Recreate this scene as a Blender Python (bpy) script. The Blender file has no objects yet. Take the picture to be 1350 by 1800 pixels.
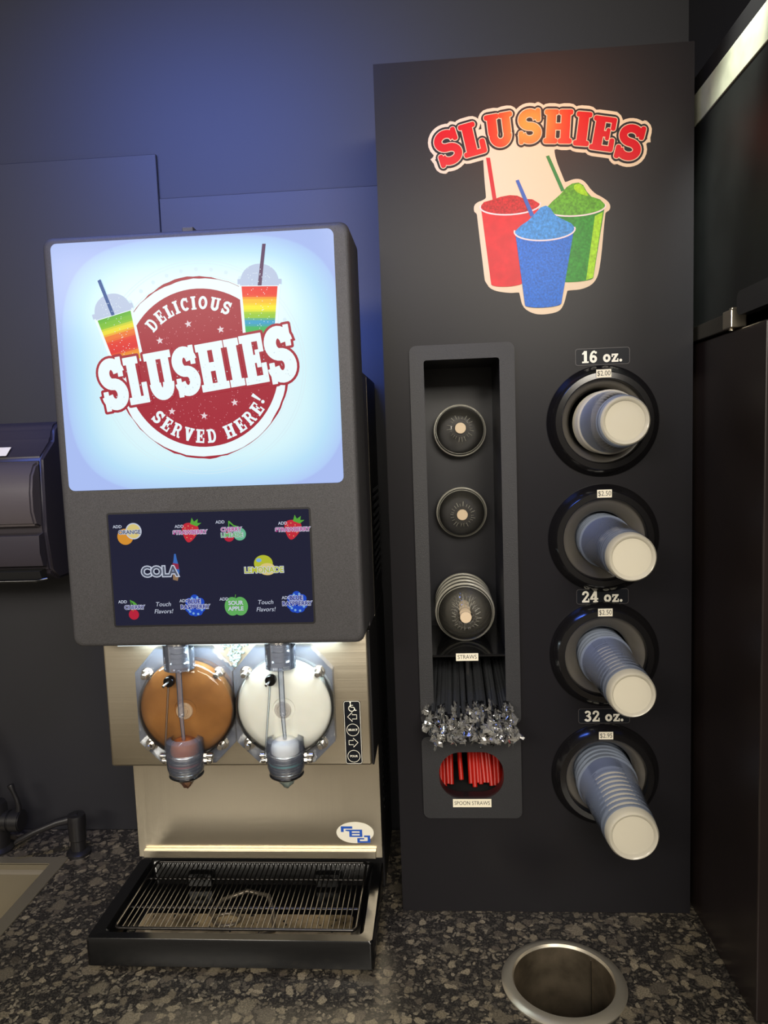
import bpy, bmesh, math, random
from mathutils import Vector, Matrix, geometry
random.seed(7)
SC = bpy.context.scene
COL = SC.collection
PI = math.pi
def R(d): return math.radians(d)

# ------------------------------------------------------------------ camera
cam_data = bpy.data.cameras.new('camera')
cam = bpy.data.objects.new('camera', cam_data); COL.objects.link(cam)
cam_data.sensor_fit = 'VERTICAL'; cam_data.sensor_height = 24.0
cam_data.lens = 24.0 * 1302.6 / 1800.0
cam_data.clip_start = 0.02
rv = Vector((0.99674, 0.06862, -0.03606)).normalized()
fw = Vector((-0.07184, 0.99244, -0.09957)).normalized()
uv = rv.cross(fw); rv = fw.cross(uv)
M = Matrix((( rv.x, uv.x, -fw.x, 0.07864), (rv.y, uv.y, -fw.y, -1.19543), (rv.z, uv.z, -fw.z, 0.80893), (0, 0, 0, 1)))
cam.matrix_world = M
SC.camera = cam

# ------------------------------------------------------------------ world, lamps, exposure
SC.view_settings.view_transform = 'Standard'; SC.view_settings.look = 'None'
SC.view_settings.exposure = 0.0; SC.view_settings.gamma = 1.0
SC.view_settings.use_curve_mapping = False
SC.cycles.transparent_max_bounces = 48
SC.cycles.max_bounces = 10
SC.cycles.caustics_reflective = False; SC.cycles.caustics_refractive = False
wd = bpy.data.worlds.new('world'); SC.world = wd; wd.use_nodes = True
bg = wd.node_tree.nodes['Background']; bg.inputs[0].default_value = (1.0, 0.88, 0.72, 1); bg.inputs[1].default_value = 0.25

def lamp(name, kind, loc, target, energy, color, size=0.3, size_y=None, shape=None, spread=None, spot=None, blend=0.5):
    d = bpy.data.lights.new(name, kind); o = bpy.data.objects.new(name, d); COL.objects.link(o)
    d.energy = energy; d.color = color
    if kind == 'AREA':
        d.size = size
        if size_y: d.shape = 'RECTANGLE'; d.size_y = size_y
        if shape: d.shape = shape
        if spread: d.spread = R(spread)
    else:
        d.shadow_soft_size = size
    if kind == 'SPOT': d.spot_size = R(spot); d.spot_blend = blend
    o.location = loc
    o.rotation_euler = (Vector(target) - Vector(loc)).to_track_quat('-Z', 'Y').to_euler()
    return o
# ceiling fluorescent troffers of the shop, above and behind the photographer
lamp('ceiling_troffer_light', 'AREA', (0.35, -2.0, 1.70), (0.2, -0.6, 0.3), 56, (1.0, 0.925, 0.80), 1.3, 0.6)
lamp('ceiling_troffer_light', 'AREA', (1.0, -3.2, 1.70), (0.2, 0, 0.5), 62, (1.0, 0.925, 0.80), 1.2, 0.6)
lamp('ceiling_troffer_light', 'AREA', (-1.2, -2.8, 1.70), (-0.2, 0, 0.4), 56, (1.0, 0.925, 0.80), 1.2, 0.6)
# added unseen blue light, tints the left of the wall
lamp('added_blue_wall_light', 'AREA', (-0.42, -0.42, 1.71), (-0.34, 0.27, 1.20), 5.5, (0.09, 0.21, 1.0), 0.5, 0.15, spread=95)
# blue light added behind the sign head to tint the wall above it
lamp('added_blue_back_light', 'AREA', (-0.25, -0.012, 1.02), (-0.25, 0.27, 1.20), 3.4, (0.10, 0.22, 1.0), 0.40, 0.10)
# orange halogen over the sticker (seen as the glow in the panel)
lamp('orange_halogen_light', 'AREA', (0.385, -1.14, 1.735), (0.24, 0, 1.29), 0.15, (1.0, 0.22, 0.03), 0.12, shape='DISK', spread=26)
# cool spot added out of view to brighten the strip of the side case
lamp('added_case_spot', 'SPOT', (0.415, -0.34, 1.62), (0.492, -0.16, 1.30), 90, (0.96, 1.0, 0.86), 0.02, spot=27, blend=1.0)
# work light under the head of the machine
lamp('dispensing_light', 'AREA', (-0.25, -0.098, 0.4995), (-0.25, -0.090, 0.2), 0.75, (0.80, 0.96, 1.0), 0.34, 0.025)

# ------------------------------------------------------------------ materials
def srgb(r, g, b):
    f = lambda v: (v/255/12.92) if v/255 <= 0.04045 else ((v/255+0.055)/1.055)**2.4
    return (f(r), f(g), f(b), 1)
def mat(name, col, rough=0.5, metal=0.0, spec=0.5, coat=0.0, bump=None, var=None, emit=None, aniso=None):
    """col: sRGB 0-255 triple. bump=(scale,strength). var=(scale,amount) tone variation by noise."""
    m = bpy.data.materials.new(name); m.use_nodes = True
    nt = m.node_tree; b = nt.nodes['Principled BSDF']
    c = srgb(*col)
    b.inputs['Base Color'].default_value = c; b.inputs['Roughness'].default_value = rough
    b.inputs['Metallic'].default_value = metal; b.inputs['Specular IOR Level'].default_value = spec
    b.inputs['Coat Weight'].default_value = coat
    tc = nt.nodes.new('ShaderNodeTexCoord')
    if var:
        n = nt.nodes.new('ShaderNodeTexNoise'); n.inputs['Scale'].default_value = var[0]; n.inputs['Detail'].default_value = 6
        nt.links.new(tc.outputs['Object'], n.inputs['Vector'])
        r = nt.nodes.new('ShaderNodeValToRGB'); r.color_ramp.elements[0].position = 0.3; r.color_ramp.elements[1].position = 0.7
        a = var[1]
        r.color_ramp.elements[0].color = [v*(1-a) for v in c[:3]] + [1]; r.color_ramp.elements[1].color = [min(1, v*(1+a)) for v in c[:3]] + [1]
        nt.links.new(n.outputs['Fac'], r.inputs['Fac']); nt.links.new(r.outputs['Color'], b.inputs['Base Color'])
    if bump:
        n = nt.nodes.new('ShaderNodeTexNoise'); n.inputs['Scale'].default_value = bump[0]; n.inputs['Detail'].default_value = 3
        nt.links.new(tc.outputs['Object'], n.inputs['Vector'])
        bp = nt.nodes.new('ShaderNodeBump'); bp.inputs['Strength'].default_value = bump[1]; bp.inputs['Distance'].default_value = 0.001
        nt.links.new(n.outputs['Fac'], bp.inputs['Height']); nt.links.new(bp.outputs['Normal'], b.inputs['Normal'])
    if emit:
        b.inputs['Emission Color'].default_value = c; b.inputs['Emission Strength'].default_value = emit
    return m
def brushed(name, col, rough, axis=0):
    m = mat(name, col, rough, metal=1.0)
    nt = m.node_tree; b = nt.nodes['Principled BSDF']
    tc = nt.nodes.new('ShaderNodeTexCoord'); mp = nt.nodes.new('ShaderNodeMapping')
    s = [900, 900, 900]; s[axis] = 6; mp.inputs['Scale'].default_value = s
    n = nt.nodes.new('ShaderNodeTexNoise'); n.inputs['Scale'].default_value = 1; n.inputs['Detail'].default_value = 2
    nt.links.new(tc.outputs['Object'], mp.inputs['Vector']); nt.links.new(mp.outputs['Vector'], n.inputs['Vector'])
    bp = nt.nodes.new('ShaderNodeBump'); bp.inputs['Strength'].default_value = 0.18; bp.inputs['Distance'].default_value = 0.0004
    nt.links.new(n.outputs['Fac'], bp.inputs['Height']); nt.links.new(bp.outputs['Normal'], b.inputs['Normal'])
    s2 = [70, 70, 70]; s2[axis] = 1.2
    mp2 = nt.nodes.new('ShaderNodeMapping'); mp2.inputs['Scale'].default_value = s2
    n2 = nt.nodes.new('ShaderNodeTexNoise'); n2.inputs['Scale'].default_value = 1; n2.inputs['Detail'].default_value = 2
    nt.links.new(tc.outputs['Object'], mp2.inputs['Vector']); nt.links.new(mp2.outputs['Vector'], n2.inputs['Vector'])
    b2 = nt.nodes.new('ShaderNodeBump'); b2.inputs['Strength'].default_value = 0.22; b2.inputs['Distance'].default_value = 0.0012
    nt.links.new(n2.outputs['Fac'], b2.inputs['Height']); nt.links.new(bp.outputs['Normal'], b2.inputs['Normal']); nt.links.new(b2.outputs['Normal'], b.inputs['Normal'])
    return m
def clear(name, tint=(0.9, 0.95, 1.0), haze=0.06, haze_col=(235, 240, 250), rough=0.05, edge=1.45, back=0.45):
    """clear plastic: see-through, fresnel gloss, a little milky haze"""
    m = bpy.data.materials.new(name); m.use_nodes = True; nt = m.node_tree
    for n in list(nt.nodes): nt.nodes.remove(n)
    out = nt.nodes.new('ShaderNodeOutputMaterial')
    tr = nt.nodes.new('ShaderNodeBsdfTransparent'); tr.inputs[0].default_value = (*tint, 1)
    df = nt.nodes.new('ShaderNodeBsdfDiffuse'); df.inputs[0].default_value = srgb(*haze_col)
    tl = nt.nodes.new('ShaderNodeBsdfTranslucent'); tl.inputs[0].default_value = srgb(*haze_col)
    mxd = nt.nodes.new('ShaderNodeMixShader'); mxd.inputs[0].default_value = back
    nt.links.new(df.outputs[0], mxd.inputs[1]); nt.links.new(tl.outputs[0], mxd.inputs[2])
    mx = nt.nodes.new('ShaderNodeMixShader'); mx.inputs[0].default_value = haze
    nt.links.new(tr.outputs[0], mx.inputs[1]); nt.links.new(mxd.outputs[0], mx.inputs[2])
    gl = nt.nodes.new('ShaderNodeBsdfGlossy'); gl.inputs['Roughness'].default_value = rough
    fr = nt.nodes.new('ShaderNodeFresnel'); fr.inputs['IOR'].default_value = edge
    m2 = nt.nodes.new('ShaderNodeMixShader')
    nt.links.new(fr.outputs[0], m2.inputs[0]); nt.links.new(mx.outputs[0], m2.inputs[1]); nt.links.new(gl.outputs[0], m2.inputs[2])
    nt.links.new(m2.outputs[0], out.inputs[0])
    return m

MT = {}
MT['wall'] = mat('wall_paint', (31, 31, 36), 0.6, bump=(700, 0.05))
MT['wallboard'] = mat('wall_board', (34, 34, 39), 0.55, bump=(700, 0.05))
MT['ceiling'] = mat('ceiling_paint', (150, 148, 142), 0.8)
MT['floor'] = mat('floor_tile', (120, 112, 100), 0.5)
MT['laminate'] = mat('black_laminate', (29, 28, 31), 0.34, spec=0.14, bump=(900, 0.04))
MT['bezel'] = mat('textured_black_plastic', (38, 38, 41), 0.55, bump=(900, 0.5))
MT['binblack'] = mat('bin_black', (30, 30, 36), 0.35)
MT['head'] = mat('speckled_grey_plastic', (64, 63, 65), 0.5, bump=(1200, 0.45), var=(900, 0.35))
MT['black'] = mat('satin_black', (26, 25, 27), 0.4)
MT['gloss'] = mat('gloss_black', (14, 14, 15), 0.12, spec=0.6)
MT['tray'] = mat('tray_black', (12, 12, 13), 0.18, spec=0.6)
MT['rubber'] = mat('grey_rubber', (88, 84, 78), 0.34, bump=(40, 0.1))
MT['steel'] = brushed('brushed_steel', (225, 214, 192), 0.34, 0)
MT['steelv'] = brushed('brushed_steel_vertical', (225, 214, 192), 0.30, 2)
MT['sink'] = mat('sink_steel', (165, 156, 136), 0.42, metal=0.75, bump=(600, 0.08))
MT['chrome'] = mat('polished_steel', (225, 222, 216), 0.24, metal=1.0)
MT['wire'] = mat('grate_wire', (70, 68, 66), 0.25, metal=0.9)
MT['dark'] = mat('dark_void', (10, 10, 12), 0.8)
MT['white'] = mat('white_vinyl', (240, 236, 222), 0.4)
MT['cream'] = mat('cream_vinyl', (220, 198, 168), 0.32)
MT['label'] = mat('label_paper', (240, 232, 210), 0.6)
MT['ink'] = mat('label_ink', (60, 58, 55), 0.6)
MT['red'] = mat('sticker_red', (200, 18, 32), 0.17, spec=0.3)
MT['redcup'] = mat('print_red', (200, 26, 38), 0.3, var=(60, 0.12))
MT['redtop'] = mat('print_red_slush', (176, 16, 28), 0.3, var=(400, 0.45))
MT['blackv'] = mat('black_vinyl', (26, 28, 33), 0.35)
MT['bluecup'] = mat('print_blue', (22, 98, 190), 0.3, var=(350, 0.35))
MT['bluetop'] = mat('print_blue_slush', (52, 132, 198), 0.3, var=(300, 0.35))
MT['greencup'] = mat('print_green', (36, 130, 32), 0.3, var=(300, 0.35))
MT['greentop'] = mat('print_green_slush', (84, 152, 28), 0.3, var=(300, 0.4))
MT['lime'] = mat('print_lime', (150, 200, 20), 0.3, var=(250, 0.25))
MT['rimline'] = mat('print_rim', (226, 206, 206), 0.3)
MT['redstraw'] = mat('print_red_straw', (190, 28, 44), 0.3)
MT['bluestraw'] = mat('print_blue_straw', (44, 90, 170), 0.3)
MT['greenstraw'] = mat('print_green_straw', (36, 124, 60), 0.3)
for k_ in ('cream', 'blackv', 'redcup', 'redtop', 'bluecup', 'bluetop', 'greencup', 'greentop', 'lime', 'rimline', 'redstraw', 'bluestraw', 'greenstraw'):
    MT[k_].node_tree.nodes['Principled BSDF'].inputs['Specular IOR Level'].default_value = 0.12
MT['logoblue'] = mat('logo_blue', (40, 90, 190), 0.4)
MT['clear'] = clear('clear_plastic', haze=0.05)
MT['shell'] = clear('clear_bluish_plastic', (0.92, 0.95, 1.0), haze=0.16, haze_col=(205, 216, 245), rough=0.06)
MT['window'] = clear('chamber_window_plastic', (0.98, 0.99, 1.0), haze=0.02, rough=0.05)
MT['film'] = clear('clear_film', (0.95, 0.95, 0.95), haze=0.06, rough=0.10, edge=1.7)
MT['crumple'] = clear('crumpled_film', (0.9, 0.9, 0.88), haze=0.30, haze_col=(240, 236, 225), rough=0.10, edge=1.9)
MT['cup'] = clear('cup_plastic', (0.93, 0.96, 1.0), haze=0.42, haze_col=(206, 220, 246), rough=0.12, edge=1.5, back=0.15)
MT['cupbase'] = clear('cup_base_plastic', (0.97, 0.97, 0.95), haze=0.58, haze_col=(252, 245, 226), rough=0.15, edge=1.5, back=0.15)
MT['lid'] = clear('lid_plastic', (0.98, 0.98, 0.98), haze=0.07, haze_col=(240, 235, 220), rough=0.06, edge=1.5)
MT['lidrim'] = clear('lid_rim_plastic', (0.97, 0.97, 0.95), haze=0.58, haze_col=(252, 248, 232), rough=0.08, edge=1.6)  # strong milky haze stands in for bright highlights on the lid rims
MT['ice'] = clear('ice_drip', (0.85, 0.92, 0.92), haze=0.35, haze_col=(200, 225, 222), rough=0.2)
MT['strawblack'] = mat('black_straw', (20, 20, 22), 0.25)
MT['spoonred'] = mat('red_straw_plastic', (168, 24, 14), 0.35, spec=.3)

def emis(name, col, s=1.0, rough=0.25):
    m = mat(name, (8, 8, 10), rough)
    b = m.node_tree.nodes['Principled BSDF']
    b.inputs['Emission Color'].default_value = srgb(*col); b.inputs['Emission Strength'].default_value = s
    b.inputs['Specular IOR Level'].default_value = 0.12
    return m
def grad_emis(name, stops, axis, lo, hi, s=1.0, jitter=0.0, scale=40):
    """backlit print whose ink changes along one object axis"""
    m = emis(name, (255, 255, 255), s); nt = m.node_tree; b = nt.nodes['Principled BSDF']
    tc = nt.nodes.new('ShaderNodeTexCoord'); sx = nt.nodes.new('ShaderNodeSeparateXYZ')
    nt.links.new(tc.outputs['Object'], sx.inputs[0])
    mr = nt.nodes.new('ShaderNodeMapRange'); mr.inputs[1].default_value = lo; mr.inputs[2].default_value = hi
    nt.links.new(sx.outputs[axis], mr.inputs[0])
    r = nt.nodes.new('ShaderNodeValToRGB')
    while len(r.color_ramp.elements) < len(stops): r.color_ramp.elements.new(0.5)
    for e, (p, c) in zip(r.color_ramp.elements, stops): e.position = p; e.color = srgb(*c)
    nt.links.new(mr.outputs[0], r.inputs[0]); nt.links.new(r.outputs[0], b.inputs['Emission Color'])
    return m

# ------------------------------------------------------------------ mesh helpers
def new_obj(name, bm, m, parent=None, smooth=None, kind=None):
    """one mesh object from a bmesh in world space (or local space when parent origin is handled by caller)"""
    me = bpy.data.meshes.new(name)
    bm.normal_update(); bm.to_mesh(me); bm.free()
    if smooth is not None:
        for p in me.polygons: p.use_smooth = True
        me.set_sharp_from_angle(angle=R(smooth))
    me.materials.append(m)
    o = bpy.data.objects.new(name, me); COL.objects.link(o)
    if parent is not None:
        o.parent = parent
        if parent.type == 'EMPTY' and not parent.get('_local', False):
            o.location = -parent.location
    if kind: o['kind'] = kind
    return o
LOCALS = []
def thing(name, label, cat, loc=(0, 0, 0), group=None, local=False):
    o = bpy.data.objects.new(name, None); COL.objects.link(o)
    o.empty_display_size = 0.02
    o.location = loc; o['label'] = label; o['category'] = cat
    if group: o['group'] = group
    if local: o['_local'] = True; LOCALS.append(o)
    return o
def tag(o, label, cat, group=None):
    o['label'] = label; o['category'] = cat
    if group: o['group'] = group
    return o
def box(bm, x0, y0, z0, x1, y1, z1, bev=0.0, seg=2):
    t = bmesh.new()
    r = bmesh.ops.create_cube(t, size=1)
    bmesh.ops.scale(t, vec=(x1-x0, y1-y0, z1-z0), verts=t.verts)
    bmesh.ops.translate(t, vec=((x0+x1)/2, (y0+y1)/2, (z0+z1)/2), verts=t.verts)
    if bev: bmesh.ops.bevel(t, geom=t.edges[:], offset=bev, segments=seg, affect='EDGES', profile=0.5)
    merge(bm, t)
    return bm
def merge(bm, t):
    me = bpy.data.meshes.new('tmp'); t.to_mesh(me); t.free(); bm.from_mesh(me); bpy.data.meshes.remove(me)
def cyl(bm, a, b, r0, r1=None, n=24, caps=True):
    a, b = Vector(a), Vector(b); d = b - a
    r1 = r0 if r1 is None else r1
    t = bmesh.new()
    bmesh.ops.create_cone(t, cap_ends=caps, cap_tris=False, segments=n, radius1=r0, radius2=r1, depth=d.length)
    q = d.to_track_quat('Z', 'Y').to_matrix().to_4x4()
    bmesh.ops.transform(t, matrix=Matrix.Translation((a+b)/2) @ q, verts=t.verts)
    merge(bm, t); return bm
def lathe(bm, prof, org=(0, 0, 0), axis=(0, -1, 0), n=48, close=False):
    """prof: list of (r, t); t along axis from org"""
    ax = Vector(axis).normalized(); q = ax.to_track_quat('Z', 'Y').to_matrix()
    ux, uy = q @ Vector((1, 0, 0)), q @ Vector((0, 1, 0)); o = Vector(org)
    rings = []
    for r, t in prof:
        if r < 1e-6: rings.append([bm.verts.new(o + ax*t)])
        else: rings.append([bm.verts.new(o + ax*t + ux*r*math.cos(2*PI*i/n) + uy*r*math.sin(2*PI*i/n)) for i in range(n)])
    ps = list(zip(rings[:-1], rings[1:])) + ([(rings[-1], rings[0])] if close else [])
    for A, B in ps:
        for i in range(n):
            j = (i+1) % n
            if len(A) == 1 and len(B) == 1: continue
            if len(A) == 1: bm.faces.new((A[0], B[i], B[j]))
            elif len(B) == 1: bm.faces.new((A[i], A[j], B[0]))
            else: bm.faces.new((A[i], A[j], B[j], B[i]))
    bmesh.ops.recalc_face_normals(bm, faces=bm.faces)
    return bm
def tube(bm, pts, r, n=8, caps=True, closed=False):
    P = [Vector(p) for p in pts]; rs = r if isinstance(r, (list, tuple)) else [r]*len(P)
    up = None; rings = []; N = len(P)
    for i, p in enumerate(P):
        if closed: d = (P[(i+1) % N] - P[i-1]).normalized()
        else: d = (P[min(i+1, N-1)] - P[max(i-1, 0)]).normalized()
        if up is None: up = Vector((0, 0, 1)) if abs(d.z) < 0.9 else Vector((0, 1, 0))
        s = d.cross(up).normalized(); up = s.cross(d).normalized()
        rings.append([bm.verts.new(p + (s*math.cos(2*PI*k/n) + up*math.sin(2*PI*k/n))*rs[i]) for k in range(n)])
    prs = list(zip(rings[:-1], rings[1:])) + ([(rings[-1], rings[0])] if closed else [])
    for A, B in prs:
        for k in range(n): bm.faces.new((A[k], A[(k+1) % n], B[(k+1) % n], B[k]))
    if caps and not closed: bm.faces.new(rings[0][::-1]); bm.faces.new(rings[-1])
    bmesh.ops.recalc_face_normals(bm, faces=bm.faces)
    return bm
def extrude_x(bm, prof, x0, x1):
    """prof: closed polygon of (y,z)"""
    A = [bm.verts.new((x0, y, z)) for y, z in prof]; B = [bm.verts.new((x1, y, z)) for y, z in prof]
    bm.faces.new(A); bm.faces.new(B[::-1]); n = len(A)
    for i in range(n): bm.faces.new((A[i], B[i], B[(i+1) % n], A[(i+1) % n]))
    bmesh.ops.recalc_face_normals(bm, faces=bm.faces)
    return bm

# ---- flat shapes in the (x,z) plane
def rect(x0, z0, x1, z1): return [(x0, z0), (x1, z0), (x1, z1), (x0, z1)]
def disc(cx, cz, r, n=40, rz=None, a=0.0):
    rz = r if rz is None else rz
    out = []
    for i in range(n):
        t = 2*PI*i/n; px, pz = r*math.cos(t), rz*math.sin(t)
        out.append((cx + px*math.cos(a) - pz*math.sin(a), cz + px*math.sin(a) + pz*math.cos(a)))
    return out
def rrect(x0, z0, x1, z1, r, n=6):
    out = []
    for cx, cz, a0 in ((x1-r, z0+r, -90), (x1-r, z1-r, 0), (x0+r, z1-r, 90), (x0+r, z0+r, 180)):
        for i in range(n+1):
            a = R(a0 + 90*i/n); out.append((cx + r*math.cos(a), cz + r*math.sin(a)))
    return out
def ribbon(path, w, closed=False, grow=0.0, caps=0.0):
    """quads along a path; w width (number or list)"""
    P = [Vector(p) for p in path]; N = len(P); ws = w if isinstance(w, (list, tuple)) else [w]*N
    if caps and not closed:
        P[0] = P[0] - (P[1]-P[0]).normalized()*caps; P[-1] = P[-1] + (P[-1]-P[-2]).normalized()*caps
    L, Rr = [], []
    for i in range(N):
        d = (P[(i+1) % N] - P[i-1]) if closed else (P[min(i+1, N-1)] - P[max(i-1, 0)])
        d.normalize(); nrm = Vector((-d.y, d.x)); h = ws[i]/2 + grow
        L.append(P[i] + nrm*h); Rr.append(P[i] - nrm*h)
    out = []
    for i in range(N if closed else N-1):
        j = (i+1) % N
        out.append([tuple(Rr[i]), tuple(Rr[j]), tuple(L[j]), tuple(L[i])])
    return out
def arc(cx, cz, rx, rz, a0, a1, n=16):
    return [(cx + rx*math.cos(R(a0+(a1-a0)*i/n)), cz + rz*math.sin(R(a0+(a1-a0)*i/n))) for i in range(n+1)]
def smooth_loop(pts, it=2):
    for _ in range(it):
        q = []
        for i in range(len(pts)):
            a, b = pts[i], pts[(i+1) % len(pts)]
            q += [(a[0]*.75+b[0]*.25, a[1]*.75+b[1]*.25), (a[0]*.25+b[0]*.75, a[1]*.25+b[1]*.75)]
        pts = q
    return pts
def star(cx, cz, r, rot=90):
    return [(cx + (r if i % 2 == 0 else r*0.42)*math.cos(R(rot+36*i)), cz + (r if i % 2 == 0 else r*0.42)*math.sin(R(rot+36*i))) for i in range(10)]
def area2(p): return sum(p[i][0]*p[(i+1) % len(p)][1] - p[(i+1) % len(p)][0]*p[i][1] for i in range(len(p)))
def region(add, sub=()):
    """clean triangulated union of polygons minus others"""
    V, F = [], []
    for p in list(add) + list(sub):
        if abs(area2(p)) < 1e-12: p = p  # degenerate is harmless
        if area2(p) < 0: p = p[::-1]
        F.append(list(range(len(V), len(V)+len(p)))); V += [Vector((a*100, b*100)) for a, b in p]
    vs, es, fs, _, _, _ = geometry.delaunay_2d_cdt(V, [], F, 0, 1e-6, True)
    na = len(add); tri = []; PL = []
    for f in F:
        q = [V[i] for i in f]
        PL.append((min(v.x for v in q), max(v.x for v in q), min(v.y for v in q), max(v.y for v in q), q))
    def inside(x, y, P):
        if x < P[0] or x > P[1] or y < P[2] or y > P[3]: return False
        c = False; q = P[4]; b = q[-1]
        for a in q:
            if (a.y > y) != (b.y > y) and x < (b.x-a.x)*(y-a.y)/(b.y-a.y) + a.x: c = not c
            b = a
        return c
    for f in fs:
        x = sum(vs[i][0] for i in f)/3; y = sum(vs[i][1] for i in f)/3
        if any(inside(x, y, P) for P in PL[:na]) and not any(inside(x, y, P) for P in PL[na:]): tri.append(f)
    return [(v[0]/100, v[1]/100) for v in vs], tri
def flat_bm(bm, add, y, sub=(), th=0.0, place=None):
    """front face at y (facing -y); th>0 gives it depth towards +y"""
    vs, tri = region(add, sub)
    place = place or (lambda x, z, yy: (x, yy, z))
    used = {}
    def v(i, k):
        if (i, k) not in used: used[(i, k)] = bm.verts.new(place(vs[i][0], vs[i][1], y if k == 0 else y+th))
        return used[(i, k)]
    cnt = {}
    for t in tri:
        bm.faces.new([v(i, 0) for i in t])
        if th:
            bm.faces.new([v(i, 1) for i in t][::-1])
            for a, b in zip(t, list(t[1:])+[t[0]]): cnt[(a, b)] = 1
    if th:
        for (a, b) in cnt:
            if (b, a) not in cnt: bm.faces.new((v(a, 0), v(a, 1), v(b, 1), v(b, 0)))
    return bm
def flat(name, add, y, m, parent=None, sub=(), th=0.0, place=None, smooth=None):
    bm = flat_bm(bmesh.new(), add, y, sub, th, place)
    return new_obj(name, bm, m, parent, smooth)

# ---- sans lettering from the built-in font
def txt(name, s, x, z, y, size, m, parent, off=0.0, sx=1.0, rot=0.0, shear=0.0, align='CENTER'):
    cu = bpy.data.curves.new('t', 'FONT'); cu.body = s; cu.size = size; cu.offset = off; cu.shear = shear
    cu.align_x = align; cu.align_y = 'CENTER'; cu.resolution_u = 4; cu.space_line = 0.95
    o = bpy.data.objects.new('t', cu); COL.objects.link(o)
    dg = bpy.context.evaluated_depsgraph_get(); dg.update()
    me = bpy.data.meshes.new_from_object(o.evaluated_get(dg))
    bpy.data.objects.remove(o); bpy.data.curves.remove(cu)
    c, sn = math.cos(rot), math.sin(rot)
    for v in me.vertices:
        a, b = v.co.x*sx, v.co.y
        v.co = (x + a*c - b*sn, y, z + a*sn + b*c)
    me.name = name; me.materials.clear(); me.materials.append(m)
    ob = bpy.data.objects.new(name, me); COL.objects.link(ob)
    if parent is not None:
        ob.parent = parent
        if parent.type == 'EMPTY': ob.location = -parent.location
    return ob

# ---- slab lettering drawn stroke by stroke: ('r',x0,y0,x1,y1) ('s',path,width) ('o',closed path,width) ('p',poly)
T = 0.13
GL = {
 'S': (0.70, [('s', arc(.35, .70, .225, .20, 8, 270, 20) + arc(.35, .30, .235, .20, 90, -172, 20)[1:], .20), ('r', .56, .64, .67, 1.0), ('r', .03, 0, .14, .36)]),
 'L': (0.62, [('r', .09, 0, .35, 1), ('r', 0, .87, .44, 1), ('r', 0, 0, .60, T), ('r', .48, 0, .61, .42)]),
 'U': (0.82, [('r', .08, .34, .33, 1), ('r', .53, .34, .74, 1), ('s', arc(.42, .34, .215, .235, 180, 360, 18), .22), ('r', 0, .87, .42, 1), ('r', .44, .87, .83, 1)]),
 'H': (0.86, [('r', .08, 0, .33, 1), ('r', .53, 0, .78, 1), ('r', .3, .42, .56, .58), ('r', 0, .87, .41, 1), ('r', 0, 0, .41, T), ('r', .45, .87, .86, 1), ('r', .45, 0, .86, T)]),
 'I': (0.43, [('r', .085, 0, .345, 1), ('r', 0, .87, .43, 1), ('r', 0, 0, .43, T)]),
 'E': (0.70, [('r', .08, 0, .33, 1), ('r', 0, .87, .66, 1), ('r', 0, 0, .69, T), ('r', .55, .64, .66, 1), ('r', .57, 0, .69, .38), ('r', .3, .43, .5, .57), ('r', .43, .33, .52, .67)]),
 'D': (0.76, [('r', .08, 0, .31, 1), ('r', 0, .87, .4, 1), ('r', 0, 0, .4, T), ('s', [(.3, .925), (.38, .925)] + arc(.38, .5, .25, .425, 88, -88, 16) + [(.38, .075), (.3, .075)], .17)]),
 'C': (0.68, [('s', arc(.36, .5, .25, .40, 45, 315, 24), .20), ('r', .53, .62, .64, .97)]),
 'O': (0.76, [('o', arc(.38, .5, .27, .40, 0, 345, 23), .20)]),
 'R': (0.76, [('r', .08, 0, .31, 1), ('r', 0, .87, .4, 1), ('r', 0, 0, .40, T), ('s', [(.3, .925), (.40, .925)] + arc(.40, .715, .19, .21, 88, -88, 12) + [(.40, .505), (.3, .505)], .16), ('p', [(.38, .5), (.56, .5), (.70, .13), (.78, .13), (.78, 0), (.56, 0)])]),
 'V': (0.80, [('p', [(.06, .9), (.32, .9), (.46, .36), (.46, 0), (.32, 0)]), ('p', [(.50, .9), (.74, .9), (.50, 0), (.36, 0), (.36, .3)]), ('r', 0, .87, .40, 1), ('r', .44, .87, .80, 1)]),
 '!': (0.30, [('p', [(.03, 1), (.27, 1), (.21, .32), (.09, .32)]), ('p', disc(.15, .12, .12, 14))]),
 '1': (0.54, [('r', .15, 0, .40, 1), ('r', 0, 0, .54, T), ('p', [(0, .80), (0, .70), (.2, .74), (.2, 1)])]),
 '6': (0.68, [('o', arc(.34, .31, .20, .22, 0, 345, 23), .2), ('s', arc(.42, .40, .30, .52, 80, 185, 14), .17), ('p', disc(.54, .84, .10, 14))]),
 '2': (0.66, [('s', [(.12, .66)] + arc(.32, .72, .2, .20, 170, -30, 14) + [(.12, .10)], .18), ('r', .02, 0, .64, .16), ('r', .54, 0, .64, .34)]),
 '4': (0.72, [('r', .36, 0, .58, 1), ('r', 0, .24, .70, .38), ('p', [(0, .38), (0, .24), (.16, .3), (.50, .86), (.44, 1), (.36, 1)]), ('r', .26, 0, .68, T)]),
 '3': (0.66, [('s', [(.09, .80)] + arc(.31, .74, .19, .17, 150, -80, 14), .18), ('s', arc(.31, .29, .22, .20, 85, -160, 16) , .2), ('r', .2, .46, .36, .58)]),
 'o': (0.66, [('o', arc(.33, .34, .21, .24, 0, 345, 23), .2)]),
 'z': (0.60, [('r', .02, .54, .56, .68), ('r', .02, 0, .58, .14), ('p', [(.34, .6), (.56, .6), (.24, .08), (.02, .08)]), ('r', .02, .42, .12, .68), ('r', .48, 0, .58, .28)]),
 '.': (0.26, [('p', disc(.12, .12, .12, 14))]),
 ' ': (0.34, []),
}
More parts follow.
